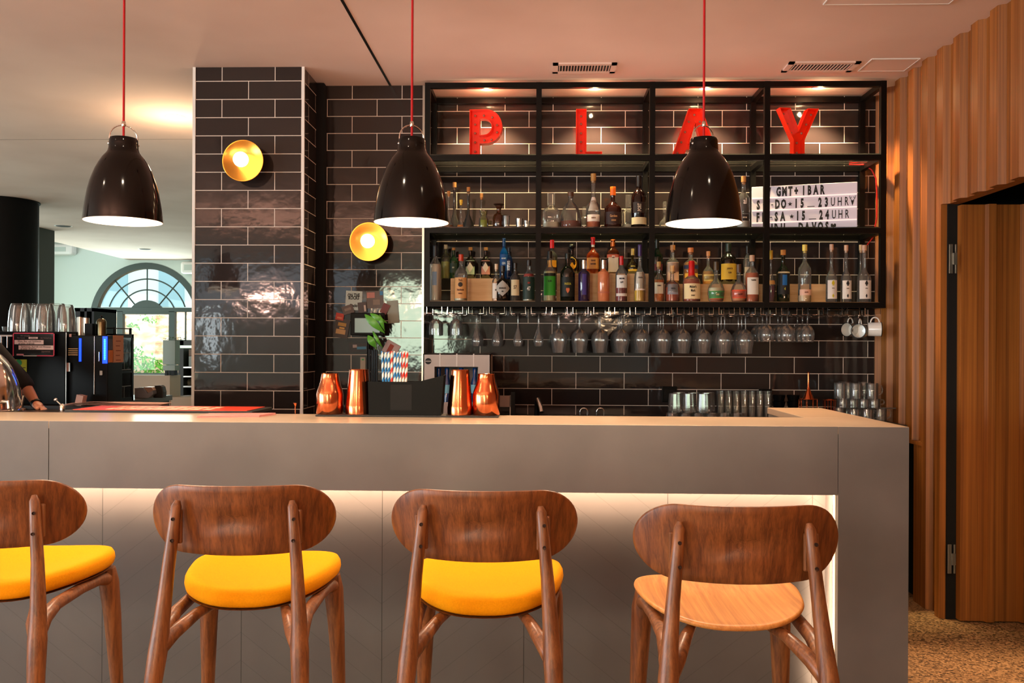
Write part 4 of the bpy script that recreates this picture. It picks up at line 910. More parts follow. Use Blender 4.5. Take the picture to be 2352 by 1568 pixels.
for kind, (nm, rg, deep) in KIND.items():
    g0 = None; N2 = ['front', 'middle', 'rear'] if deep == 3 else ['front', 'rear']
    for j, i in enumerate(rg):
        for d in range(deep):
            if g0 is None: g0 = stem(kind).build('stemmed_glass', M['glass'], smooth=True); o = g0
            else: o = g0.copy(); COL.objects.link(o)
            o.location = (GX[i]+random.uniform(-.003, .003), 5.205+d*.0985, zr1+.0045); o.rotation_euler = (random.uniform(-.012, .012), random.uniform(-.012, .012), random.random()*3)
            tag(o, '%s hanging upside down, %s of the %s file of its size' % (nm, N2[d], N1[j]), 'glass', nm+' hanging in the rack')
# enamel mugs on hooks
def mug(px, py, rz, lb, Y, yaw=0):
    p = at(px, py, Y); t = thing('enamel_mug', lb, 'mug', (p.x, Y, p.z), rz, 'white enamel mugs hanging from the rail')
    # axis lies along local x; the opening faces -x
    rot = Matrix.Rotation(-PI/2, 4, 'Y')
    b = MB().lathe([(.0003, -.036), (.036, -.036), (.040, -.032), (.041, .036), (.0425, .038), (.0395, .038), (.0385, -.030), (.0003, -.032)], 32).build('body', M['enamel'], t, smooth=True); b.matrix_local = rot
    r_ = MB().lathe([(.0405, .0355), (.0433, .037), (.0433, .0395), (.0395, .0395), (.0390, .036)], 32).build('rim', M['black'], t, smooth=True); r_.matrix_local = rot
    MB().tube([(-.026, 0, .037)]+[(-.004+.024*math.cos(a), 0, .040+.030*math.sin(a)) for a in [PI-PI*k/10 for k in range(11)]]+[(.02, 0, .037)], .0042, 8).build('handle', M['enamel'], t, smooth=True)
    hk = MB().tube([(-.003, 0, .070), (-.003, .012, .078), (-.003, .006, zr1-p.z+.003), (-.003, -.004, zr1-p.z+.006)], .0016, 6).build('hook', M['chrome'], t, smooth=True)
mug(2008, 756, PI-.25, 'enamel mug seen from the side with handle up, nearest the wood wall', 5.17)
mug(1976, 760, .95, 'enamel mug showing its round opening, middle of the three', 5.19)
mug(1954, 757, .60, 'enamel mug half covered by another mug, first of the three', 5.25)
# ================================================================ back counter and what stands on it
BZ = .98
bc = thing('back_counter', 'dark back counter under the hanging glasses', 'counter', (.8, YS, 0))
xl = XR1+.01-.8
box('worktop', mat('dark worktop', '#2a2522', .4), (xl, WX-.07-.8, -.58, -.004, BZ-.03, BZ), bc); box('cabinet', M['black'], (xl, WX-.075-.8, -.55, -.005, 0, BZ-.03), bc)
# carton with four blue bottles
a = at(972, 812, 5.10).x; b = at(1127, 812, 5.10).x; zt = at(1050, 812, 5.1).z
t = thing('carton', 'white four-pack carton with round black seal and cut-out front', 'carton', (a, 5.10, BZ)); Wc = b-a; Hc = zt-BZ
cm = mat('white carton', '#c4bab4', .7)
wa, wb_, ha, hb = at(998, 840, 5.1).x-a, at(1098, 840, 5.1).x-a, .10, at(1050, 842, 5.1).z-BZ
MB().box(0, Wc, .24, .246, 0, Hc).box(0, .006, 0, .24, 0, Hc).box(Wc-.006, Wc, 0, .24, 0, Hc).box(0, Wc, 0, .24, Hc-.006, Hc).box(0, wa, 0, .006, 0, Hc).box(wb_, Wc, 0, .006, 0, Hc).box(wa, wb_, 0, .006, hb, Hc).box(wa, wb_, 0, .006, 0, ha).box(0, Wc, 0, .24, 0, .006).build('shell', cm, t)
for k in (1, 2, 3): MB().box(Wc*k/4-.0035, Wc*k/4+.0035, -.0012, .001, hb, Hc).build('fold_seam', mat('carton crease', '#e6ded8', .6), t)
MB().prism([(.03+.0185*math.cos(PI*i/12), Hc-.045+.0185*math.sin(PI*i/12)) for i in range(24)], -.0015, 0).build('seal', M['ink'], t)
MB().box(.013, .047, -.0022, -.0014, Hc-.0485, Hc-.0415).build('seal_band', mat('grey print', '#9a938c', .6), t)
for k, px in enumerate((1008, 1027, 1060, 1091)):
    p = at(px, 842, 5.16); bt = thing('bottle', ['blue bottle in the white carton, at its open outer edge', 'blue bottle second in the white carton', 'blue bottle behind tall copper shaker in the carton', 'bright blue bottle in the white carton nearest to the tiles'][k], 'bottle', (p.x, 5.16, BZ+.006), group='blue bottles in the carton')
    H = p.z-BZ+.0-.012; r = .024
    MB().lathe([(.0003, 0), (r, 0), (r, H-.09), (r*.5, H-.05), (r*.6, H-.006), (r*.5, H)], 20).build('body', mat('blue glass', '#0c4f9e', .08, trans=.5, coat=.5), bt, smooth=True)
    MB().lathe([(r*1.01, H-.15), (r*1.01, H-.10)], 20).build('label', mat('light blue label', '#7cc0d8', .5), bt, smooth=True)
# socket / box and card behind the outer copper shaker
p = at(1152, 908, 5.3); t = thing('card_stand', 'small stand with pinkish grey card beside the shakers', 'card stand', (p.x+.02, 5.3, BZ))
h = p.z-BZ; box('card', mat('pinkish card', '#a08880', .7), (-.055, .035, 0, .004, .06, h), t); MB().box(.03, .036, 0, .004, 0, h+.002).box(-.06, .04, -.02, .03, 0, .008).build('stand', M['steel'], t)
box('cover', M['black'], (.037, .062, .0, .02, 0, h+.02), t)
# small tap
p = at(1237, 918, 5.2); t = thing('water_tap', 'small dark tap with tilted chrome spout before the tiles', 'tap', (p.x, 5.2, BZ)); h = p.z-BZ
MB().tube([(-.01, .03, 0), (-.01, .03, h-.02), (-.005, .01, h)], .014, 12).build('column', M['black'], t, smooth=True)
MB().tube([(-.005, .012, h+.005), (.014, -.035, h-.045), (.018, -.05, h-.07)], [.013, .015, .013], 12).build('spout', M['chrome'], t, smooth=True)
# two chrome rings (jigger handles) poking up
for px, lb in ((1341, 'chrome ring handle behind the bar edge, nearer to the small tap'), (1379, 'chrome ring handle behind the bar edge, nearer to the stacked tumblers')):
    p = at(px, 937, 5.15); r = .0215
    h = p.z-BZ
    o = MB().tube([(-r, 0, 0)]+[(r*math.cos(a), 0, h-r+r*math.sin(a)) for a in [PI-PI*k/16 for k in range(17)]]+[(r, 0, 0)], .0045, 8).build('ring_handle', M['chrome'], smooth=True)
    o.location = (p.x, 5.15, BZ); tag(o, lb, 'handle ring', 'chrome ring handles on the back counter')
# stacked tumblers
def tumbler(px, py_top, py_bot, w, Y, lb, grp, faceted=True, inv=True, z0=None):
    p = at(px, py_top, Y); q = at(px, py_bot, Y); H = p.z-q.z; r = w/2*Y/2000
    pf = [(.0003, H-.004), (r*.8, H-.004), (r*.82, H), (r*.84, H-.002), (r*.98, 0), (r, 0)] if inv else [(.0003, .006), (r*.8, .006), (r*.97, H), (r, H), (r*.84, 0), (.0003, 0)]
    o = MB().lathe(pf, 14 if faceted else 28).build('tumbler', M['glass'], smooth=not faceted); o.location = (p.x, Y, q.z if z0 is None else z0)
    return tag(o, lb, 'glass', grp)
tr = thing('glass_tray', 'low grid tray carrying the stacked tumblers on the back counter', 'tray', (at(1590, 940, 5.15).x, 5.15, BZ)); 
box('tray', M['black'], (-.30, .18, -.14, .14, 0, .012), tr)
zt_ = at(1590, 944, 5.15).z
for k in range(6):
    px = 1545+k*30
    tumbler(px, 944, 958, 34, 5.10, 'short thick glass, %s in the lower row of the stack' % N1[k], 'lower row of stacked glasses', z0=BZ+.012)
for k, (px, Y) in enumerate(((1551, 5.10), (1582, 5.11), (1616, 5.10), (1560, 5.2), (1595, 5.2), (1626, 5.2))):
    o = tumbler(px, 899, 943, 34, Y, 'cut glass tumbler upside down, %s in the %s upper row' % (N1[k % 3], 'front' if k < 3 else 'rear'), 'upper row of stacked tumblers', z0=BZ+.013+(at(px, 944, 5.1).z-at(px, 958, 5.1).z))
# long row of thin highball glasses, standing upright close together
for k in range(14):
    px = 1655+(k % 7)*18; Y = 5.22 if k < 7 else 5.33
    tumbler(px, 899 if k < 7 else 896, 958, 20, Y, 'thin upright highball glass, %s in the %s row' % (N1[k % 7], 'front' if k < 7 else 'rear'), 'thin highball glasses on the back counter', faceted=False, inv=False, z0=BZ)
# black cups, black cards on the wall
for k, (px, Y) in enumerate(((1789, 5.2), (1822, 5.2))):
    p = at(px, 906, Y); H = p.z-BZ
    for j in range(4):
        o = MB().lathe([(.0003, .004), (.028, .004), (.036, H/4-.002), (.038, H/4-.002), (.030, 0), (.0003, 0)], 28).build('black_cup', M['satin'], smooth=True); o.location = (p.x, Y, BZ+j*H/4)
        tag(o, 'black cup, %s from the bottom of the %s stack' % (N1[j], ['first', 'second'][k]), 'cup', 'stacked black cups')
for px, py, w_, h_, lb in ((1537, 905, 34, 36, 'black power socket on the tiles behind the tumblers'), (1757, 898, 30, 10, 'flat black socket on the tiles above the highball glasses')):
    a, b = at(px-w_/2, py-h_/2, YS), at(px+w_/2, py+h_/2, YS); w2 = (b.x-a.x)/2; h2 = (a.z-b.z)/2
    t = thing('power_socket', lb, 'socket', ((a.x+b.x)/2, YS, (a.z+b.z)/2)); box('plate', M['blackp'], (-w2, w2, -.012, 0, -h2, h2), t, bevel=.003); MB().box(-w2*.7, w2*.7, -.018, -.012, -h2*.6, h2*.6).build('face', M['black'], t)
# copper funnel tool with wire rack
p = at(1857, 855, 5.15); t = thing('copper_funnel', 'thin copper dripper with long spout on a wire stand', 'funnel', (p.x, 5.15, BZ)); H = p.z-BZ; hb = at(1857, 916, 5.15).z-BZ
MB().lathe([(.034, hb), (.032, hb+.004), (.012, hb+.05), (.006, hb+.075), (.005, H-.003), (.012, H), (.013, H+.002)], 20).build('cone', M['copper'], t, smooth=True)
r2 = MB()
for k in range(9): a = 2*PI*k/9; r2.tube([(.052*math.cos(a), .052*math.sin(a), 0), (.052*math.cos(a), .052*math.sin(a), hb)], .0014, 6)
r2.tube([(.052*math.cos(2*PI*k/24), .052*math.sin(2*PI*k/24), hb) for k in range(25)], .002, 6).tube([(.052*math.cos(2*PI*k/24), .052*math.sin(2*PI*k/24), hb*.5) for k in range(25)], .0014, 6)
r2.build('wire_stand', M['copper'], t, smooth=True)
p = at(1905, 918, 5.15); t = thing('wire_basket', 'copper wire basket beside the copper dripper', 'basket', (p.x, 5.15, BZ)); hb = p.z-BZ; r2 = MB()
for k in range(12): a = 2*PI*k/12; r2.tube([(.03*math.cos(a), .03*math.sin(a), 0), (.036*math.cos(a), .036*math.sin(a), hb)], .0013, 6)
for z in (0.002, hb*.5, hb): r2.tube([(.036*math.cos(2*PI*k/24), .036*math.sin(2*PI*k/24), z) for k in range(25)], .0018, 6)
r2.build('wires', M['copper'], t, smooth=True)
# glass mugs stacked in two layers
def gmug(px, pt, pb, w, Y, lb, z0):
    p = at(px, pt, Y); q = at(px, pb, Y); H = p.z-q.z; r = w/2*Y/2000
    t = thing('glass_mug', lb, 'glass mug', (p.x, Y, z0), group='stacked glass mugs')
    MB().lathe([(.0003, H-.008), (r*.9, H-.008), (r*.93, 0), (r, 0), (r, H-.006), (r*.95, H), (.0003, H)], 24).build('body', M['glass'], t, smooth=True)
    MB().tube([(r*.98, 0, H*.85), (r+.018, -.002, H*.84), (r+.026, -.002, H*.6), (r+.022, -.002, H*.35), (r*.98, 0, H*.22)], .0038, 8).build('handle', M['glass'], t, smooth=True)
    return H
zz = BZ
for k, (px, Y) in enumerate(((1928, 5.20), (1962, 5.12), (1992, 5.12), (2022, 5.14), (1945, 5.28), (1978, 5.28), (2008, 5.28))):
    H1 = gmug(px, 940, 972, 27, Y, 'clear glass mug, %s in the %s row of the lower layer' % (N1[k if k < 4 else k-4], 'front' if k < 4 else 'rear'), zz)
H1 = at(1962, 940, 5.12).z-at(1962, 972, 5.12).z
t = thing('divider_tray', 'thin clear tray between the two layers of glass mugs', 'tray', (at(1970, 925, 5.2).x, 5.2, zz+H1)); box('tray', M['glass'], (-.17, .17, -.13, .13, 0, .006), t)
z2_ = zz+H1+.006+.0
for k in range(4):
    gmug(1936+k*24, 918, 936, 25, 5.17, 'clear glass mug, %s of the flat middle layer' % N1[k], z2_)
H2 = at(1962, 918, 5.17).z-at(1962, 936, 5.17).z
for k, (px, Y) in enumerate(((1930, 5.15), (1948, 5.18), (1966, 5.14), (2003, 5.14), (1985, 5.26), (1940, 5.27))):
    gmug(px, 880, 916, 27, Y, 'clear glass mug in the top layer, %s counted from the copper basket' % N1[k], z2_+H2+.001)
# ================================================================ on the bar top
# rubber service mat, shakers, caddy
mt0, mt1 = atz(722, 957, BT), atz(1146, 957, BT)
t = tag(box('bar_mat', M['rubber'], (mt0.x, mt1.x, 3.585, 3.712, BT, BT+.007), bevel=.002, at0=(0, 3.65, BT)), 'long black rubber mat under the copper shakers and caddy', 'mat')
MT = BT+.0075
def shaker(px, ty, wpx, kind, lb, Y=3.655):
    p = at(px, ty, Y); H = p.z-MT; r = wpx/2*(Y-.03*p.x)/2000
    if kind == 's': pf = [(.97, 0), (1, .01), (.99, .30), (1.0, .48), (.93, .58), (.80, .70), (.70, .82), (.63, .97), (.64, 1.0), (.60, 1.0), (.55, .985), (.0, .985)]
    else: pf = [(1, 0), (1.0, .01), (1.0, .16), (.97, .20), (.73, .97), (.74, 1.0), (.70, 1.0), (.66, .985), (.0, .985)]
    pf = [(max(a*r, .0003), b*H) for a, b in pf]
    o = MB().lathe(pf, 48).build('cocktail_shaker', M['copper'], smooth=True); o.location = (p.x, Y, MT)
    return tag(o, lb, 'cocktail shaker', 'copper cocktail shakers')
shaker(758, 857, 62, 's', 'short copper shaker with narrow neck at the outer end of the mat')
shaker(824, 848, 60, 't', 'tall copper tin partly behind the straws', 3.665)
shaker(1057, 849, 58, 't', 'tall copper tin in front of the white carton')
shaker(1117, 858, 63, 's', 'short copper shaker with narrow neck next to the pink card')
a, b = at(847, 900, 3.60).x, at(1019, 900, 3.60).x; t = thing('bar_caddy', 'black plastic caddy holding straws and napkins', 'caddy', ((a+b)/2, 3.60, MT)); w_ = (b-a)/2
hL, hR = at(847, 876, 3.6).z-MT, at(1019, 862, 3.6).z-MT
pf = [(-w_, .0), (w_-.012, 0), (w_, hR), (w_*.32, hL), (-w_-.004, hL)]
MB().prism(pf, 0, .003).prism(pf, .092, .095).build('side_panel', M['blackp'], t)
MB().box(-w_+.0, w_-.013, .003, .092, 0, .003).prism([(-w_, 0), (-w_+.003, 0), (-w_, hL), (-w_-.004, hL)], .003, .092).prism([(w_-.016, 0), (w_-.012, 0), (w_, hR), (w_-.004, hR)], .003, .092).box(-.06, -.057, .003, .092, 0, hL-.01).box(.02, .023, .003, .092, 0, hL-.005).build('compartments', M['blackp'], t)
MB().box(-w_*.42, w_*.15, -.0012, .0, .02, hL-.012).build('recess_shade_patch', M['dark'], t)  # flat near-black patch in place of a shaded recess
bk = Vector(((a+b)/2, 3.60, MT))
for k in range(8):
    px = 848+k*4.3-(0 if k < 5 else 14); Y = 3.625 if k < 5 else 3.655
    top = at(px+1, 802+k % 3, Y); bt = Vector((top.x+.002, Y, MT+.006))
    tag(MB().tube([bt, top], .0031, 10, caps=False).build('drinking_straw', M['satin'], smooth=True, at0=tuple(bt)), 'plain black straw in the caddy, %s of the bundle' % N1[k], 'straw', 'plain black straws')
def striped(name, c):
    m = bpy.data.materials.new(name); m.use_nodes = True; nt = m.node_tree; b = nt.nodes['Principled BSDF']; N = nt.nodes.new; L = nt.links.new
    tc = N('ShaderNodeTexCoord'); sp = N('ShaderNodeSeparateXYZ'); L(tc.outputs['Object'], sp.inputs[0])
    at2 = N('ShaderNodeMath'); at2.operation = 'ARCTAN2'; L(sp.outputs[1], at2.inputs[0]); L(sp.outputs[0], at2.inputs[1])
    a1 = N('ShaderNodeMath'); a1.operation = 'MULTIPLY_ADD'; a1.inputs[1].default_value = -1/(2*PI); L(at2.outputs[0], a1.inputs[0])
    a2 = N('ShaderNodeMath'); a2.operation = 'MULTIPLY'; a2.inputs[1].default_value = 24; L(sp.outputs[2], a2.inputs[0]); L(a2.outputs[0], a1.inputs[2])
    fr = N('ShaderNodeMath'); fr.operation = 'FRACT'; L(a1.outputs[0], fr.inputs[0]); lt = N('ShaderNodeMath'); lt.operation = 'LESS_THAN'; lt.inputs[1].default_value = .5; L(fr.outputs[0], lt.inputs[0])
    mx = N('ShaderNodeMix'); mx.data_type = 'RGBA'; L(lt.outputs[0], mx.inputs[0]); mx.inputs[6].default_value = lin('#e8e2da'); mx.inputs[7].default_value = lin(c); L(mx.outputs[2], b.inputs['Base Color']); b.inputs['Roughness'].default_value = .6
    return m
SB_, SR_ = striped('blue striped paper', '#0a6aa8'), striped('red striped paper', '#d0281c')
for k in range(18):
    row = k//9; j = k % 9; red = (j in (7, 8)) or (k in (3, 12, 15)); Y = 3.618+row*.03
    px = 880+j*6.3+row*2; top = at(px+(j-3.5)*.9, 806+(k*7) % 4, Y); bt = Vector((at(px-(j-3.5)*.9*.6, 900, Y).x+.0, Y, MT+.006)); dv = top-bt
    o = MB().lathe([(.0030, 0), (.0030, dv.length)], 10).build('drinking_straw', SR_ if red else SB_, smooth=True); o.location = bt; o.rotation_mode = 'QUATERNION'; o.rotation_quaternion = dv.to_track_quat('Z', 'Y')
    tag(o, '%s and white striped paper straw, %s in the %s row' % ('red' if red else 'blue', N1[j], 'front' if row == 0 else 'rear'), 'straw', 'striped paper straws')
for k in range(6):
    z = MT+.09+k*.004
    o = MB().add([(-.05, 0, -.012), (.062, 0, .028), (.062, .08, .028), (-.05, .08, -.012), (-.05, 0, -.0115), (.062, 0, .0285), (.062, .08, .0285), (-.05, .08, -.0115)], [(0, 1, 2, 3), (4, 5, 6, 7), (0, 1, 5, 4), (1, 2, 6, 5), (2, 3, 7, 6), (3, 0, 4, 7)]).build('napkin', M['paper'] if k == 5 else M['satin'])
    o.location = (bk.x+w_-.075, 3.606, z); tag(o, '%s napkin in the caddy, %s from the bottom of the pile' % ('white' if k == 5 else 'black', N1[k]), 'napkin', 'napkins in the caddy')
# tiny copper spoon top near the column
p = at(674, 926, 3.70); t = thing('bar_spoon', 'small copper headed bar spoon standing behind the bar edge', 'spoon', (p.x, 3.73, BT-.10)); H = p.z-(BT-.10)
MB().lathe([(.0022, 0), (.0022, H-.015)], 10).build('stem', M['copper'], t, smooth=True); MB().lathe([(.002, H-.018), (.0095, H-.003), (.0098, H), (.0003, H)], 16).build('head', M['copper'], t, smooth=True)
# pink menu folders
a = atz(447, 961, BT); pk = mat('pink folder', '#c9857f', .55)
for k in range(2):
    m = MB(); x0, x1 = atz(450, 960, BT).x, atz(606, 958, BT).x
    m.prism([(x0, 3.475), (x1-.02, 3.535), (x1+.01, 3.66), (x0-.005, 3.62)], .0, .0035, 'z')
    o = m.build('menu_folder', pk, at0=(x0, 3.5, 0)); o.location.z = BT+.0005+k*.0045; o.rotation_euler.z = -.02+.03*k
    tag(o, ['pink menu folder, the lower of the two on the bar top', 'pink menu folder with curling corner lying on the other'][k], 'menu', 'pink menu folders')
# red bar mat
x0, x1 = at(150, 940, 3.74).x, at(582, 938, 3.74).x
t = thing('drip_mat', 'long red rubber bar mat with pale lettering and black rim', 'bar mat', ((x0+x1)/2, 3.87, 1.1055)); w_ = (x1-x0)/2
box('rim', M['rubber'], (-w_, w_, -.14, .14, 0, .018), t, bevel=.004)
box('red_top', mat('red rubber', '#dd3a1c', .5), (-w_+.03, w_-.03, -.125, .125, .018, .020), t)
for dy, s in ((-.06, 'ALKOHOL BAR DAVOS ALKOHOL BAR'), (.055, 'DAVOS BAR PLAY DAVOS BAR')):
    pass
lt = MB(); rr = random.Random(3); x = -w_+.16
while x < w_-.2:
    wd = rr.uniform(.02, .05); 
    for dy in (-.06, .045): lt.box(x, x+wd, dy-.035, dy+.03, .020, .0208)
    x += wd+rr.uniform(.006, .02)
lt.build('lettering', mat('cream print', '#e6c8a8', .6), t)
# ================================================================ order screen and cards on the recessed wall
a, b = at(805, 718, YR-.10), at(882, 770, YR-.10); t = thing('order_screen', 'small black touch screen on the recessed wall among postcards', 'screen', ((a.x+b.x)/2, YR, (a.z+b.z)/2)); w_, h_ = (b.x-a.x)/2, (a.z-b.z)/2
box('case', M['blackp'], (-w_, w_, -.10, -.07, -h_, h_), t, bevel=.004); box('display', mat('dim display', '#6d8480', .25, emit='#7f9a94', estr=.12), (-w_+.026, w_-.026, -.1012, -.1, -h_+.016, h_-.032), t)
box('bracket', M['black'], (-.03, .03, -.07, 0, -.03, .03), t); MB().tube([(0, -.05, -h_), (0, -.06, -.35), (.0, -.06, -.36)], .01, 10).build('stand', M['blackp'], t, smooth=True)
def card(px, py, w, h, rot, col, lb, dy, parts=()):
    p = at(px, py, YR); s = YR/2000; t = thing('postcard', lb, 'postcard', (p.x, YR-dy, p.z), group='postcards on the recessed wall')
    q = box('card', mat('card '+col, col, .5), (-w*s/2, w*s/2, -.001, 0, -h*s/2, h*s/2), t); q.rotation_euler = (0, rot, 0)
    for k, (c, x0, x1, z0, z1) in enumerate(parts):
        o = box('print', mat('print '+c, c, .6), (x0*w*s, x1*w*s, -.0016-.0003*k, -.001, z0*h*s, z1*h*s), t); o.rotation_euler = (0, rot, 0)
    return t, s
t_, s_ = card(813, 690, 38, 44, .05, '#b9cdd0', 'pale postcard reading on the rocks above the screen', .004)
for s, z in (('ON THE', .27), ('ROCKS', .13), ('Rocks', -.27)): o = text(s, .028 if z > 0 else .026, M['ink'], 'print', t_, loc=(0, -.002, z*44*s_), xs=.72, bold=.001)
card(861, 688, 40, 40, -.02, '#5f5552', 'dark photo postcard with pink lettering and blue corner', .003, (('#b8807c', -.45, .0, .1, .42), ('#3f86b8', .3, .48, .25, .48), ('#8a7a70', -.1, .3, -.3, .0)))
card(781, 727, 19, 16, .18, '#c43420', 'small red card at the outer top of the burger picture', .008, (('#d88060', -.3, .3, -.3, -.05),))
card(785, 754, 34, 44, .16, '#3a2c28', 'dark postcard with burger drawing beside the screen', .006, (('#b08a48', -.28, .28, .12, .3), ('#c8a070', -.35, .3, -.3, -.05), ('#e0b060', -.15, .2, -.02, .06)))
card(800, 711, 26, 20, -.3, '#5b4c4a', 'brown patterned card tucked over the screen corner', .010, (('#8a7a74', -.3, .3, -.1, .2),))
card(833, 706, 20, 24, -.1, '#463c40', 'small dark card between the two upper postcards', .011, (('#c8c0bc', .2, .4, -.4, .2),))
card(885, 709, 16, 24, .45, '#6f2a2a', 'small dark red card stuck over the grey one', .012)
card(903, 716, 26, 52, -.08, '#8b9084', 'large tilted grey green card near the shelf unit', .005)
card(825, 798, 48, 20, -.03, '#1e2028', 'dark photo card with blue stripe under the screen', .004, (('#4a8ab0', -.1, .35, -.2, .1), ('#a89a98', -.3, -.1, 0, .35)))
card(899, 800, 34, 30, .5, '#b39a98', 'pale card with red figure standing out behind the straws', .007, (('#9a3a28', -.2, .1, -.4, .3),))
card(834, 838, 12, 36, .0, '#9a9488', 'small pale vertical card between shaker and straws', .006, (('#2c9a5a', -.2, .2, .3, .4),))
# green leaves in front of the screen
m = MB()
for (x0, y0, x1, y1, wd) in ((838, 722, 884, 765, .022), (850, 720, 890, 742, .016), (872, 722, 884, 760, .012), (856, 760, 880, 800, .010), (845, 770, 866, 800, .02)):
    p0, p1 = at(x0, y0, YR-.13), at(x1, y1, YR-.12); d_ = (p1-p0); nrm = Vector((-d_.z, 0, d_.x)).normalized(); pts = []
    N_ = 8; base = len(m.v)
    for i in range(N_+1):
        u = i/N_; c = p0+d_*u+Vector((0, -.02*math.sin(PI*u), 0)); w2 = wd*math.sin(PI*min(.98, max(.04, u**.8)))
        m.v += [tuple(c+nrm*w2), tuple(c+Vector((0, -.004, 0))), tuple(c-nrm*w2)]
    for i in range(N_):
        for j in (0, 1): m.f.append((base+3*i+j, base+3*i+j+1, base+3*i+4+j, base+3*i+3+j))
pl = thing('potted_plant', 'green leafy plant in front of the order screen', 'plant', (at(862, 800, YR-.15).x, YR-.15, 1.05))
o = m.build('leaves', mat('waxy leaf', '#5fae3a', .3), None, smooth=True); o.parent = pl; o.matrix_parent_inverse = pl.matrix_basis.inverted() if False else Matrix.Translation(-Vector(pl.location))
MB().tube([(0, 0, 0), (.004, .0, .22), (.0, .02, .42)], .004, 8).build('stem', mat('leaf stem', '#4c7a2c', .5), pl, smooth=True)
MB().lathe([(.0003, 0), (.035, 0), (.045, .09), (.04, .09), (.0003, .08)], 20).build('pot', M['blackp'], pl, smooth=True)
ld = thing('wall_ledge', 'narrow dark ledge behind the straws carrying the plant', 'ledge', (at(862, 800, YR).x, YR, 1.04)); box('board', M['black'], (-.2, .2, -.2, -.001, -.02, .0095), ld)
# ================================================================ coffee corner on the left
CZ = 1.10
kc = thing('coffee_counter', 'dark counter carrying the black coffee machine', 'counter', (-2.7, 4.3, 0))
xr = at(388, 905, 5.25).x
box('worktop', mat('dark worktop edge', '#2b211b', .35), (-1.5, xr+2.7, 0, 1.0, CZ-.03, CZ), kc); box('cabinet', M['black'], (-1.5, xr+2.69, .02, .98, 0, CZ-.03), kc)
YM = 4.38
xa, xb = at(-60, 850, YM).x, at(152, 850, YM).x; zt = at(80, 763, YM).z
t = thing('coffee_machine', 'large black coffee machine body carrying upturned glasses', 'coffee machine', (xb, YM, CZ)); h = zt-CZ
box('body', M['satin'], (xa-xb, -.003, 0, .5, .0, h), t, bevel=.004); box('top_tray', M['blackp'], (xa-xb, .0, 0, .5, h, h+.004), t)
MB().box(-.002, .0015, -.002, .002, 0, h).build('edge_strip', M['steel'], t)
for px in (6, 20): x_ = at(px, 775, YM).x-xb; MB().tube([(x_, -.01, h-.08), (x_, -.01, h-.02)], .004, 8).build('group_lever', M['chrome'], t, smooth=True)
ga = at(0, 765, YM); MB().box(xa-xb, at(31, 765, YM).x-xb, -.012, 0, h-.022, h-.014).build('cup_rail', M['white'], t)
# second unit
x0, x1 = at(153.5, 850, YM+.02).x, at(247, 850, YM+.02).x
t = thing('coffee_brewer', 'black brewing unit with two blue light strips', 'coffee machine', (x0, YM+.02, CZ)); W_ = x1-x0; D_ = .16; h = at(200, 770, YM+.02).z-CZ
box('body', M['satin'], (.002, W_, 0, D_, 0, h), t, bevel=.004)
def lx(px): return at(px, 800, YM+.02).x-x0
def lz(py, px=200): return at(px, py, YM+.02).z-CZ
bl = mat('blue light', '#0830ff', .4, emit='#0a35ff', estr=2.5); cy_ = mat('cyan light', '#40d0ff', .4, emit='#30c8ff', estr=4)
MB().box(lx(182), lx(187), -.003, 0, lz(830), lz(777)).build('light_strip', bl, t)
MB().box(lx(236), lx(247), -.003, 0, lz(834), lz(772)).build('light_strip', bl, t)
b2 = MB()
for k in range(12): b2.ball((lx(241.5), -.004, lz(780+k*4)), .004, 8, 6)
b2.build('light_dots', cy_, t)
for k in range(4):
    zc = lz(801+k*4.6); MB().box(lx(157), lx(179), -.002, 0, zc-.0018, zc+.0018).build('vent_slot', mat('pale slot', '#c8a878', .4), t)
MB().box(lx(154), lx(164), -.012, 0, lz(853), lz(833)).build('latch', mat('worn latch', '#a87c70', .4), t); MB().box(lx(161), lx(164), -.013, -.0, lz(853), lz(833)).build('latch_edge', M['steel'], t)
MB().box(lx(159), lx(164), -.001, 0, lz(773.5), lz(766+1)).build('badge', mat('pale badge', '#d0a0a0', .5), t)
MB().tube([(lx(229), -.006, lz(829)), (lx(229), -.006, lz(808))], .003, 8).build('tube_light', M['chrome'], t, smooth=True)
MB().tube([(lx(217.5), -.003, lz(905)), (lx(217.5), -.003, lz(772))], .0025, 8).build('door_edge', M['steel'], t, smooth=True)
MB().box(lx(231), lx(237), -.008, 0, lz(861), lz(851)).build('door_handle', M['steel'], t)
# side face fittings: papers on the side turned to the camera
def sy(px): return atx(px, 800, x1).y-(YM+.02)
for name, a_, b_, z0_, z1_, col in (('paper', 259, 283, 832, 770, '#c89a7c'), ('photo', 249, 260, 832, 804, '#c87a3c'), ('photo', 249, 258, 803, 778, '#4a5060')):
    ya, yb = sy(a_), sy(b_); zc0 = atx((a_+b_)/2, z0_, x1).z-CZ; zc1 = atx((a_+b_)/2, z1_, x1).z-CZ
    o = box(name, mat(name+col, col, .6), (W_, W_+.0015, ya, yb, zc0, zc1), t)
    if name == 'paper':
        for k in range(5):
            zz = zc1-.03-k*.025; box('writing', mat('pencil', '#8a5a4c', .7), (W_+.0015, W_+.0019, ya+.03, yb-.03-.01*(k % 2), zz-.0025, zz+.0025), t)
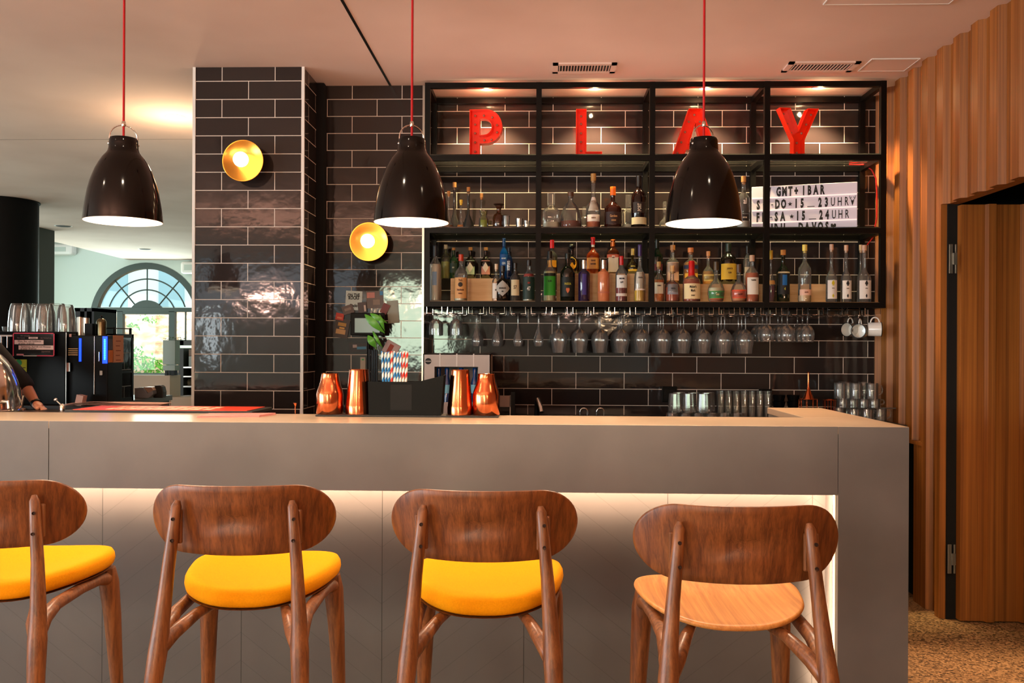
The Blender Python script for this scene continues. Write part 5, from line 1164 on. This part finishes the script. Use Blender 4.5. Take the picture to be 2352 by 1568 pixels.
# tall glass-fronted cooler behind/next to it
Yc = YM+.185; xa2 = x1+.0; xb2 = at(300, 800, Yc+.32).x
t = thing('drinks_cooler', 'dark cabinet with glass side and orange packet inside', 'cooler', (x0+.03, Yc+.0, CZ)); wc = .215; hcool = at(300, 768, Yc+.3).z-CZ
wc = at(307, 850, Yc+.22).x-(x0+.03)
MB().box(0, wc, .20, .22, 0, hcool).box(0, .02, 0, .22, 0, hcool).box(0, wc, 0, .22, hcool-.02, hcool).box(0, wc, 0, .22, 0, .02).box(wc-.02, wc, 0, .02, 0, hcool).box(0, wc, 0, .2, hcool*.42, hcool*.42+.012).build('carcass', M['satin'], t)
box('glass_side', thin('smoked glass', '#6f8f70', 1.5, 1.5), (wc-.006, wc-.003, .02, .20, .02, hcool-.02), t)
rl = MB().tube([(0.02, .02, hcool+.03), (wc-.01, .02, hcool+.03), (wc-.01, .20, hcool+.03)], .003, 8)
for x_, y_ in ((.02, .02), (wc-.01, .02), (wc-.01, .20)): rl.box(x_-.005, x_+.005, y_-.005, y_+.005, hcool, hcool+.035)
rl.build('top_rail', M['black'], t)
ob_ = box('snack_packet', mat('orange packet', '#d0641c', .4, noise=((26, 26, 26), '#f0b040', 2, .4, .6)), (wc-.06, wc-.02, .03, .19, .021, hcool*.40), at0=None)
ob_.location = t.location; tag(ob_, 'orange and yellow packet inside the dark cabinet', 'packet')
# things on the machine: upturned tumblers, steel pot, canister
zm = at(80, 763, YM).z+.0045
def tum2(px, ty, w, Y, lb):
    p = at(px, ty, Y); H = p.z-zm; r = w/2*4.45/2000
    o = MB().lathe([(.0003, H-.012), (r*.62, H-.010), (r*.66, H-.02), (r*.97, .0), (r, .0), (r*1.0, H*.3), (r*.90, H*.72), (r*.76, H*.95), (r*.70, H), (.0003, H)], 28).build('beer_tumbler', M['glass'], smooth=True)
    o.location = (p.x, Y, zm); tag(o, lb, 'glass', 'upturned beer glasses on the coffee machine')
for px, ty, w, Y, lb in ((46, 697, 50, 4.46, 'upturned beer glass at the outer end of the front row'), (71, 697, 46, 4.60, 'upturned beer glass second in the group, set further back'), (104, 698, 46, 4.47, 'upturned beer glass in the middle, directly above the notice'),
        (132, 697, 44, 4.56, 'upturned beer glass with coppery reflections, second from the steel pot'), (152, 700, 42, 4.47, 'upturned beer glass closest to the steel pot'), (90, 700, 40, 4.72, 'upturned beer glass hidden deepest in the group')): tum2(px, ty, w, Y, lb)
def small_g(px, ty, w, Y, lb):
    p = at(px, ty, Y); H = p.z-zm; r = w/2*4.45/2000
    o = MB().lathe([(.0003, .006), (r*.8, .006), (r*.95, H), (r, H), (r*.86, 0), (.0003, 0)], 24).build('small_glass', M['glass'], smooth=True); o.location = (p.x, Y, zm); tag(o, lb, 'glass')
small_g(17, 750, 22, 4.45, 'low small glass at the outer edge of the machine top')
zb_ = CZ+h+.0005
for px, ty, w, nm, mt_, lb, cat in ((184, 728, 17, 'milk_pot', 'steel', 'short steel pot next to the upturned glasses', 'pot'), (198, 730, 14, 'milk_pot', 'steel', 'second steel pot behind the short one', 'pot')):
    p = at(px, ty, 4.5); H = p.z-zb_; r = w/2*4.5/2000
    o = MB().lathe([(.0003, 0), (r, 0), (r, H), (r*.93, H), (r*.9, .01), (.0003, .01)], 24).build(nm, M[mt_], smooth=True); o.location = (p.x, 4.5, zb_); tag(o, lb, cat)
p = at(208, 743, 4.5); o = box('small_box', M['blackp'], (-.02, .02, -.02, .02, 0, p.z-zb_)); o.location = (p.x, 4.5, zb_); tag(o, 'small black box between the steel pot and canister', 'box')
p = at(217, 749, 4.56); o = MB().lathe([(.0003, 0), (.009, 0), (.009, p.z-zb_), (.0003, p.z-zb_+.004)], 14).build('lighter', mat('orange plastic', '#e0562c', .4), smooth=True); o.location = (p.x, 4.56, zb_); tag(o, 'small orange object beside the domed canister', 'lighter')
p = at(233, 724, 4.52); t = thing('domed_canister', 'dark steel canister with domed lid and ball knob', 'canister', (p.x, 4.52, zb_)); H = p.z-zb_
MB().lathe([(.0003, 0), (.025, 0), (.025, H*.66), (.022, H*.76), (.012, H*.84), (.0003, H*.86)], 24).build('body', mat('dark steel', '#6a6048', .25, 1), t, smooth=True)
MB().tube([(0, 0, H*.85), (0, 0, H*.92)], .0015, 6).build('pin', M['black'], t); MB().ball((0, 0, H-.006), .0065, 12, 8).build('knob', M['black'], t, smooth=True)
# dark shelf silhouette behind the machine
p0, p1 = at(158, 700, 7.4), at(216, 707, 7.4)
t = thing('wall_cabinet', 'dark open cabinet behind the steel pots', 'cabinet', (p0.x, 7.4, 0)); wq = p1.x-p0.x
MB().box(0, wq, 0, .4, 0, p1.z-.25).box(0, .10, 0, .4, p1.z-.25, p1.z).box(wq-.02, wq, 0, .4, p1.z-.25, p1.z).box(wq*.62, wq*.62+.02, 0, .4, p1.z-.25, p1.z).box(0, wq, 0, .4, p1.z-.03, p1.z).build('carcass', M['black'], t)
# notice in acrylic holder
a, b = at(31, 764, YM-.02), at(126, 818, YM-.02); t = thing('notice_sign', 'black drinks age notice with pink border and white stripes', 'sign', (a.x, YM-.02, b.z)); W_, H_ = b.x-a.x, a.z-b.z
box('board', mat('notice black', '#141214', .3, coat=.4), (0, W_, -.004, 0, 0, H_), t)
pk_ = mat('notice pink', '#d84868', .4); e = .0045
MB().box(0, W_, -.0055, -.004, H_-e, H_).box(0, e, -.0055, -.004, 0, H_).box(W_-e, W_, -.0055, -.004, 0, H_).box(W_*.58, W_, -.0055, -.004, 0, e).build('border', pk_, t)
MB().box(W_*.25, W_*.58, -.0055, -.004, 0, e*.8).build('border_white', M['white'], t)
wp = mat('notice white', '#d8c8cc', .5)
box('stripe', wp, (W_*.04, W_*.74, -.0055, -.004, H_*.51, H_*.69), t); box('stripe', wp, (W_*.14, W_*.99, -.0055, -.004, H_*.28, H_*.46), t); box('stripe', wp, (W_*.38, W_*.6, -.0055, -.004, H_*.745, H_*.82), t); box('stripe', mat('notice rose', '#d08a98', .5), (W_*.09, W_*.26, -.0055, -.004, H_*.03, H_*.1), t)
dk_ = mat('notice ink', '#1c1418', .6); gy_ = mat('notice grey ink', '#7a6c70', .6)
for s, u, v, sz, mm in (('Wein, Bier und Apfelwein', .40, .635, .0135, dk_), ('an unter 16-Jährige', .33, .55, .0125, dk_), ('Spirituosen, Aperitifs und Alcopops', .56, .405, .0125, dk_), ('an unter 18-Jährige', .38, .32, .0125, dk_),
        ('Wir verkaufen', .3, .87, .010, gy_), ('Das Gesetz', .2, .78, .010, gy_), ('verbietet', .49, .783, .010, dk_), ('den Verkauf von', .8, .78, .010, gy_), ('Jugendschutz', .8, .2, .010, gy_)):
    text(s, sz, mm, 'notice_text', t, loc=(u*W_, -.0057, v*H_), xs=.86)
# yellow green sticker
a, b = at(7, 825, YM-.003), at(62, 854, YM-.003); t = thing('sticker', 'yellow green sticker with a green round logo on the machine', 'sticker', (a.x, YM-.004, b.z)); W_, H_ = b.x-a.x, a.z-b.z
box('sheet', mat('lime sticker', '#a8b418', .5), (0, W_, -.001, 0, 0, H_), t)
MB().prism([(W_*.66+.017*math.cos(PI*i/10), H_*.74+.017*math.sin(PI*i/10)) for i in range(20)], -.002, -.001).build('logo', mat('green print', '#1f8a4c', .5), t)
text('CUBX', .022, mat('sticker ink', '#4a4a18', .6), 'sticker_text', t, loc=(W_*.38, -.0012, H_*.74), xs=.9)
MB().box(W_*.38, W_*.5, -.002, -.001, H_*.25, H_*.42).box(W_*.68, W_*.8, -.002, -.001, H_*.25, H_*.42).build('print', mat('red print', '#c04030', .5), t)
MB().box(W_*.2, W_*.34, -.002, -.001, H_*.3, H_*.38).box(W_*.54, W_*.64, -.002, -.001, H_*.3, H_*.38).box(W_*.84, W_*.95, -.002, -.001, H_*.3, H_*.38).build('print', mat('sticker ink', '#4a4a18', .6), t)
# papers in front of the machine
p = at(262, 920, 4.34)
for k in range(3):
    o = MB().add([(-.22, 0, 0), (-.08, -.01, .006+.004*k), (.10, 0, .002), (.26, .02, 0), (.28, .10, .002), (.1, .09, .006), (-.08, .08, .008), (-.20, .07, .003)], [(0, 1, 6, 7), (1, 2, 5, 6), (2, 3, 4, 5)]).build('paper_sheet', mat('pinkish paper', '#d8a898', .7))
    m_ = o.modifiers.new('s', 'SOLIDIFY'); m_.thickness = .001; o.location = (at(245, 930, 4.33).x-.0+.01*k, 4.312, CZ+.002+.004*k); o.rotation_euler.z = .05*k
    tag(o, ['curled pinkish paper sheet, lowest of the pile on the coffee counter', 'curled pinkish paper sheet in the middle of the pile', 'curled pinkish paper sheet on top of the pile'][k], 'paper', 'papers on the coffee counter')
p = at(157, 932, 4.2); t = thing('till_roll_box', 'small tilted pinkish box at the counter edge by the papers', 'box', (p.x-.02, 4.33, CZ)); o = box('carton', mat('pinkish card box', '#b8968c', .6), (-.015, .02, -.01, .03, .0, .055), t); o.rotation_euler.y = .2
# faucet with ball knobs
p = at(128, 918, 3.93); t = thing('bar_faucet', 'small chrome faucet with ball knob behind the bar edge', 'faucet', (at(143, 935, 3.93).x, 3.93, 1.1055)); dx_ = p.x-t.location.x; dz_ = p.z-1.1055
MB().lathe([(.012, 0), (.012, .02), (.007, .03), (.0003, .032)], 16, cap0=True).build('base', M['chrome'], t, smooth=True); MB().tube([(0, 0, .02), (dx_, 0, dz_)], .0035, 8).build('arm', M['steel'], t, smooth=True); MB().ball((dx_, 0, dz_), .009, 12, 8).build('knob', M['chrome'], t, smooth=True)
p = at(54, 908, 3.9); t = thing('tap_lever', 'thin steel lever standing beside the chrome beer tap', 'lever', (at(47, 940, 3.9).x, 3.9, 1.1055))
MB().tube([(0, 0, 0), (p.x-t.location.x, 0, p.z-1.1055)], .005, 10).build('rod', M['steel'], t, smooth=True); MB().lathe([(.022, 0), (.022, .01), (.008, .016)], 16, cap0=True, cap1=True).build('foot', M['chrome'], t, smooth=True)
# chrome tap dome
c = at(-38, 940, 3.86); t = thing('beer_tap', 'large domed chrome beer tap cut off by the frame edge', 'beer tap', (c.x, 3.86, 1.1055)); R1 = (at(41, 930, 3.86).x-c.x); hz = at(0, 815, 3.86).z-1.1055
MB().lathe([(R1*math.cos(a), hz*1.12*math.sin(a)) for a in [PI/2*k/20 for k in range(20)]]+[(.0003, hz*1.12)], 48, cap0=True).build('dome', M['chrome'], t, smooth=True)
MB().lathe([(R1+.015, 0), (R1+.015, .008), (R1, .012)], 48, cap0=True).build('base_ring', M['chrome'], t, smooth=True)
for a in (-1.9, -1.2, -.5): MB().tube([(R1*.9*math.cos(a), R1*.9*math.sin(a), .05), ((R1+.04)*math.cos(a), (R1+.04)*math.sin(a), .05), ((R1+.045)*math.cos(a), (R1+.045)*math.sin(a), .02)], .008, 10).build('spout', M['steel'], t, smooth=True)
# payment terminals
Yt = 4.95
p = at(330, 895, Yt); t = thing('card_terminal', 'blue grey wedge shaped payment terminal on the coffee counter', 'payment terminal', (p.x, Yt, CZ)); s_ = Yt/2000
pf = [(-22, 0), (-22, 24), (-2, 26), (8, 12), (21, 18), (22, 10), (10, 0)]
MB().prism([(a*s_, b*s_) for a, b in pf], 0, .09).build('body', mat('blue grey plastic', '#8d959e', .25), t, bevel=.003)
MB().prism([(a*s_, b*s_) for a, b in [(-2, 26.2), (16, 26), (21, 19), (8.5, 13)]], .01, .08).build('screen', mat('warm grey screen', '#b49c8c', .3), t)
p = at(360, 895, Yt+.03); t = thing('screen_stand', 'small curved black stand beside the payment terminal', 'stand', (p.x, Yt+.05, CZ))
MB().prism([(a*s_, b*s_) for a, b in [(-12, 0), (11, 0), (12, 14), (9, 26), (4, 30), (-10, 29), (-4, 12), (-12, 4)]], 0, .05).build('body', mat('dark brown plastic', '#1d1511', .4), t, bevel=.004)
# concrete island far behind, grey appliance, open kitchen shelving
YI = 8.6
x0, x1 = at(250, 900, YI).x, at(390, 900, YI).x; zi = at(360, 862, YI).z
t = thing('concrete_island', 'pale concrete island counter in the far room', 'counter', (x0, YI, 0))
box('front', mat('pale concrete', '#9c8a78', .6), (0, x1-x0, 0, .26, 0, zi), t)
x2 = at(445, 900, YI).x; t = thing('island_extension', 'low concrete wall stub between island and tiled column', 'counter', (x1, YI-.05, 0)); box('front', mat('pale concrete', '#9c8a78', .6), (.001, x2-x1+.3, .06, .3, 0, at(430, 912, YI).z), t)
Ya = 8.63; a, b = at(374, 781, Ya), at(402, 851, Ya)
t = thing('grey_appliance', 'tall grey steel appliance on short legs on the island', 'appliance', (a.x, Ya, zi)); w_ = b.x-a.x; z0 = b.z-zi; z1_ = a.z-zi
gm = mat('grey green steel', '#6a7268', .4, .2)
box('body', gm, (0, w_, 0, .12, z0+.06, z1_), t, bevel=.003); box('drawer', gm, (0, w_, 0, .12, z0, z0+.055), t, bevel=.003)
for x_ in (.03, w_-.03):
    for y_ in (.02, .10): box('leg', M['black'], (x_-.012, x_+.012, y_-.012, y_+.012, 0, z0), t)
for px, sz, lb in ((390, .06, 'pile of green leaves in a shallow dish on the appliance'),):
    pass
p = at(384, 779, Ya); mb = MB(); rr = random.Random(5)
for k in range(60):
    c_ = Vector((p.x+.05+rr.uniform(-.10, .1), Ya+.06+rr.uniform(-.05, .05), a.z+.006+rr.uniform(0, .03))); q = .016; an = rr.uniform(0, PI); u = Vector((math.cos(an), math.sin(an), .2))*q; v = Vector((-math.sin(an), math.cos(an), .2))*q*.5
    mb.add([c_-u, c_+v, c_+u, c_-v], [(0, 1, 2, 3)])
tag(mb.build('herb_leaves', mat('dull leaves', '#5f7a50', .6), at0=(p.x, Ya, a.z)), 'flat pile of green herbs lying on the grey appliance', 'herbs', kind='stuff')
Yk = 9.6
x0, x1 = at(409, 850, Yk).x, at(470, 850, Yk).x; W_ = x1-x0
def kz(py): return at(425, py, Yk).z
t = thing('kitchen_shelving', 'open dark kitchen shelving with bright steel shelves', 'shelving', (x0, Yk, 0))
MB().box(0, .06, 0, .5, 0, kz(782)).box(0, W_, .48, .5, 0, kz(782)).box(W_-.04, W_, 0, .5, 0, kz(782)).box(0, W_, 0, .5, kz(795), kz(782)).build('frame', mat('dark shelving', '#2a2a26', .5), t)
MB().box(-.13, W_, -.12, .4, kz(799), kz(793)).build('heat_lamp_bar', mat('pale lamp bar', '#c8e0cc', .4, emit='#d8f0dc', estr=.5), t)
for py in (842, 863, 886, 908): box('shelf', M['steel'], (.06, W_-.04, 0, .48, kz(py+3), kz(py)), t)
box('drawer_unit', mat('grey unit', '#7c8078', .4), (.1, W_-.04, .05, .47, kz(841), kz(818)), t); box('brown_unit', mat('brown unit', '#6a5040', .5), (.1, W_-.04, .05, .47, kz(817), kz(802)), t)
for k, (px, col, lb) in enumerate(((421, '#e05a2c', 'orange container on the kitchen shelf'), (430, '#8a8474', 'grey container beside the orange one'))):
    p = at(px, 880, Yk+.1); o = MB().lathe([(.0003, 0), (.035, 0), (.042, .03), (.03, .07), (.02, .075), (.0003, .076)], 18).build('container', mat('cont'+col, col, .5), smooth=True); o.location = (p.x, Yk+.15, kz(886)); tag(o, lb, 'container')
# ================================================================ the barista, only an arm in view
def skin_obj(name, nodes, edges, m, parent=None, lv=2):
    me = bpy.data.meshes.new(name); me.from_pydata([n[0] for n in nodes], edges, []); bm = bmesh.new(); bm.from_mesh(me); l = bm.verts.layers.skin.verify(); bm.verts.ensure_lookup_table()
    for i, v in enumerate(bm.verts):
        r = nodes[i][1]; v[l].radius = r if isinstance(r, tuple) else (r, r)
        if i == 0: v[l].use_root = True
    bm.to_mesh(me); bm.free(); me.materials.append(m); o = bpy.data.objects.new(name, me); COL.objects.link(o)
    if parent: o.parent = parent
    s = o.modifiers.new('skin', 'SKIN'); s.use_smooth_shade = True; q = o.modifiers.new('sub', 'SUBSURF'); q.levels = lv; q.render_levels = lv
    return o
Yp = 4.12
el = at(56, 884, 4.07); wr = at(83, 927, 4.03); ha = at(96, 938, 4.0); sh = at(-52, 778, 4.1)
bx = at(-150, 800, 4.12).x
per = thing('person', 'person behind the beer tap in a black shirt, tattooed forearm reaching down', 'person', (bx, Yp, 0))
def P(v): return (v[0]-bx, v[1]-Yp, v[2])
nd = [((0, 0, .95), (.13, .09)), ((0, 0, 1.10), (.12, .085)), ((.0, -.01, 1.30), (.14, .095)), ((.0, 0, 1.43), (.09, .07)), ((0, -.01, 1.50), .052), ((0, -.02, 1.56), .06), ((0, -.02, 1.66), (.076, .092)), ((0, -.01, 1.73), (.06, .07)),
      (P(sh), .055), (P(sh*.45+el*.55), .038), (P(el), .030), (P(el*.6+wr*.4), .028), (P(wr), .019), (P((wr*.5+ha*.5)), (.028, .014)),
      ((-.18, 0, 1.40), .055), ((-.23, .0, 1.16), .044), ((-.24, -.05, .95), .03), ((-.24, -.07, .86), (.036, .016)),
      ((.09, 0, .88), .085), ((.10, 0, .5), .06), ((.10, .0, .1), .04), ((.10, -.1, .03), .035), ((-.09, 0, .88), .085), ((-.10, 0, .5), .06), ((-.10, .0, .1), .04), ((-.10, -.1, .03), .035)]
ed = [(0, 1), (1, 2), (2, 3), (3, 4), (4, 5), (5, 6), (6, 7), (3, 8), (8, 9), (9, 10), (10, 11), (11, 12), (12, 13), (3, 14), (14, 15), (15, 16), (16, 17), (0, 18), (18, 19), (19, 20), (20, 21), (0, 22), (22, 23), (23, 24), (24, 25)]
hn = 13; hv = Vector(nd[13][0])
dirv = (Vector(P(ha))-Vector(P(wr))).normalized(); sd = Vector((.25, -.9, 0)).normalized()
for k, (o_, ln) in enumerate(((-.024, .060), (-.008, .070), (.008, .066), (.022, .052))):
    b0 = hv+dirv*.02+sd*o_; i0 = len(nd); nd += [(tuple(b0), .0095), (tuple(b0+(dirv*.6+Vector((.3, 0, -.15)))*ln*.5), .0085), (tuple(b0+(dirv*.45+Vector((.35, 0, -.55)))*ln), .0072)]
    ed += [(13, i0), (i0, i0+1), (i0+1, i0+2)]
i0 = len(nd); nd += [(tuple(hv+sd*.03-dirv*.01+Vector((-.01, 0, 0))), .011), (tuple(hv+sd*.05+dirv*.025), .009)]; ed += [(13, i0), (i0, i0+1)]
skin_obj('body', nd, ed, M['skin'], per)
shirt = mat('black shirt', '#131214', .9)
sn = [((0, 0, .93), (.15, .11)), ((0, 0, 1.10), (.14, .105)), ((.0, -.01, 1.30), (.165, .115)), ((.0, 0, 1.43), (.10, .08)), (P(sh), .075), (P(sh*.45+el*.55), .058), (P(el), .048), (P(el*.7+wr*.3), .040), ((-.18, 0, 1.40), .075), ((-.225, .0, 1.20), .06)]
skin_obj('shirt', sn, [(0, 1), (1, 2), (2, 3), (3, 4), (4, 5), (5, 6), (6, 7), (3, 8), (8, 9)], shirt, per)
skin_obj('trousers', [((0, 0, .96), (.15, .11)), ((.09, 0, .86), .10), ((.10, 0, .5), .075), ((.10, 0, .10), .06), ((-.09, 0, .86), .10), ((-.10, 0, .5), .075), ((-.10, 0, .10), .06)], [(0, 1), (1, 2), (2, 3), (0, 4), (4, 5), (5, 6)], mat('dark trousers', '#16181e', .9), per)
MB().ball((0, 0, 1.70), .098, 20, 12, 1, 1.12, 1.0).build('hair', mat('dark hair', '#1c120c', .8), per, smooth=True)
wb_ = P(wr*.9+ha*.1); MB().tube([Vector(P(wr))-dirv*.010, Vector(P(wr))+dirv*.010], [.024, .024], 16).build('wristband', M['black'], per, smooth=True)
fc = MB(); fc.ball((-.03, -.105, 1.655), .011, 10, 8).ball((.03, -.105, 1.655), .011, 10, 8); fc.build('eyes', M['white'], per, smooth=True)
MB().ball((0, -.112, 1.625), .014, 10, 8, .8, 1, 1.4).build('nose', M['skin'], per, smooth=True); MB().box(-.022, .022, -.106, -.098, 1.585, 1.593).build('mouth', mat('lips', '#9a4c44', .5), per)
# ================================================================ light
w = bpy.data.worlds.new('world'); sc.world = w; w.use_nodes = True; bg = w.node_tree.nodes['Background']
bg.inputs[0].default_value = (.80, .93, 1.0, 1); bg.inputs[1].default_value = 1.3
# daylight through the windows behind the camera and along the dining side
area((-5.91, -5.78, 1.57), (-5.6, 0, 1.5), .18, .8, 3, DAY, 2.6)
area((-2.25, -5.78, 1.85), (-2.1, 0, 1.5), 1.2, 1.3, 38, (.8, 1, .70), 2.6)
area((-9.5, -3.3, 1.55), (-4, -2.2, 1.2), 3.2, 2.0, 230, DAY)
area((-9.5, .8, 1.55), (-4, 1.0, 1.2), 3.4, 2.0, 200, DAY)
# daylight flooding the far room
area((ax.x, YF-.15, ZC+.0), (ax.x+1.5, 0, 1.6), 1.9, 1.6, 60, DAYG)
area((-9.5, 8.0, 1.6), (-4, 8.5, 1.9), 3.4, 2.0, 60, DAYG)
area((-9.5, 12.9, 1.7), (-4, 13.5, 1.6), 3.4, 1.8, 80, DAYG)
# area lamp added over the garden in place of sun
area((ax.x+.5, 17.0, 4.2), (ax.x, 19, 1.2), 4, 1.2, 450, (1, .97, .9))
# unseen spots and points added behind and beside the camera for warm light
for x, k in ((-2.6, 1), (-.9, 1), (.8, .35)):
    for y in (-2.6, -.4, 1.75):
        spot(x, y, CEIL-.02, 32*k, WARM2, 2.3, .6, .05, (x, y+.0001, 0))
for x, y in ((-2.2, -2.0), (1.1, -2.2)): point((x, y, 1.95), 34, WARM, .09)
# area lamps added out of view to warm the ceiling from below
for x, p_ in ((-3.4, 66), (-1.4, 50), (0.4, 26)): area((x, -1.0, 2.0), (x, -.7, 3.0), .5, .3, p_, (1, .56, .42))
area((.2, 4.6, 2.0), (.2, 4.4, 3.0), 2.4, .1, 5, (1, .56, .42))
vs = sc.view_settings; vs.view_transform = 'Standard'; vs.look = 'None'; vs.gamma = 1; vs.use_curve_mapping = False; vs.exposure = 0.6
sc.cycles.use_denoising = True
sc.cycles.max_bounces = 8; sc.cycles.transparent_max_bounces = 24; sc.cycles.transmission_bounces = 8; sc.cycles.glossy_bounces = 5
sc.cycles.sample_clamp_indirect = 6; sc.cycles.caustics_reflective = False; sc.cycles.caustics_refractive = False
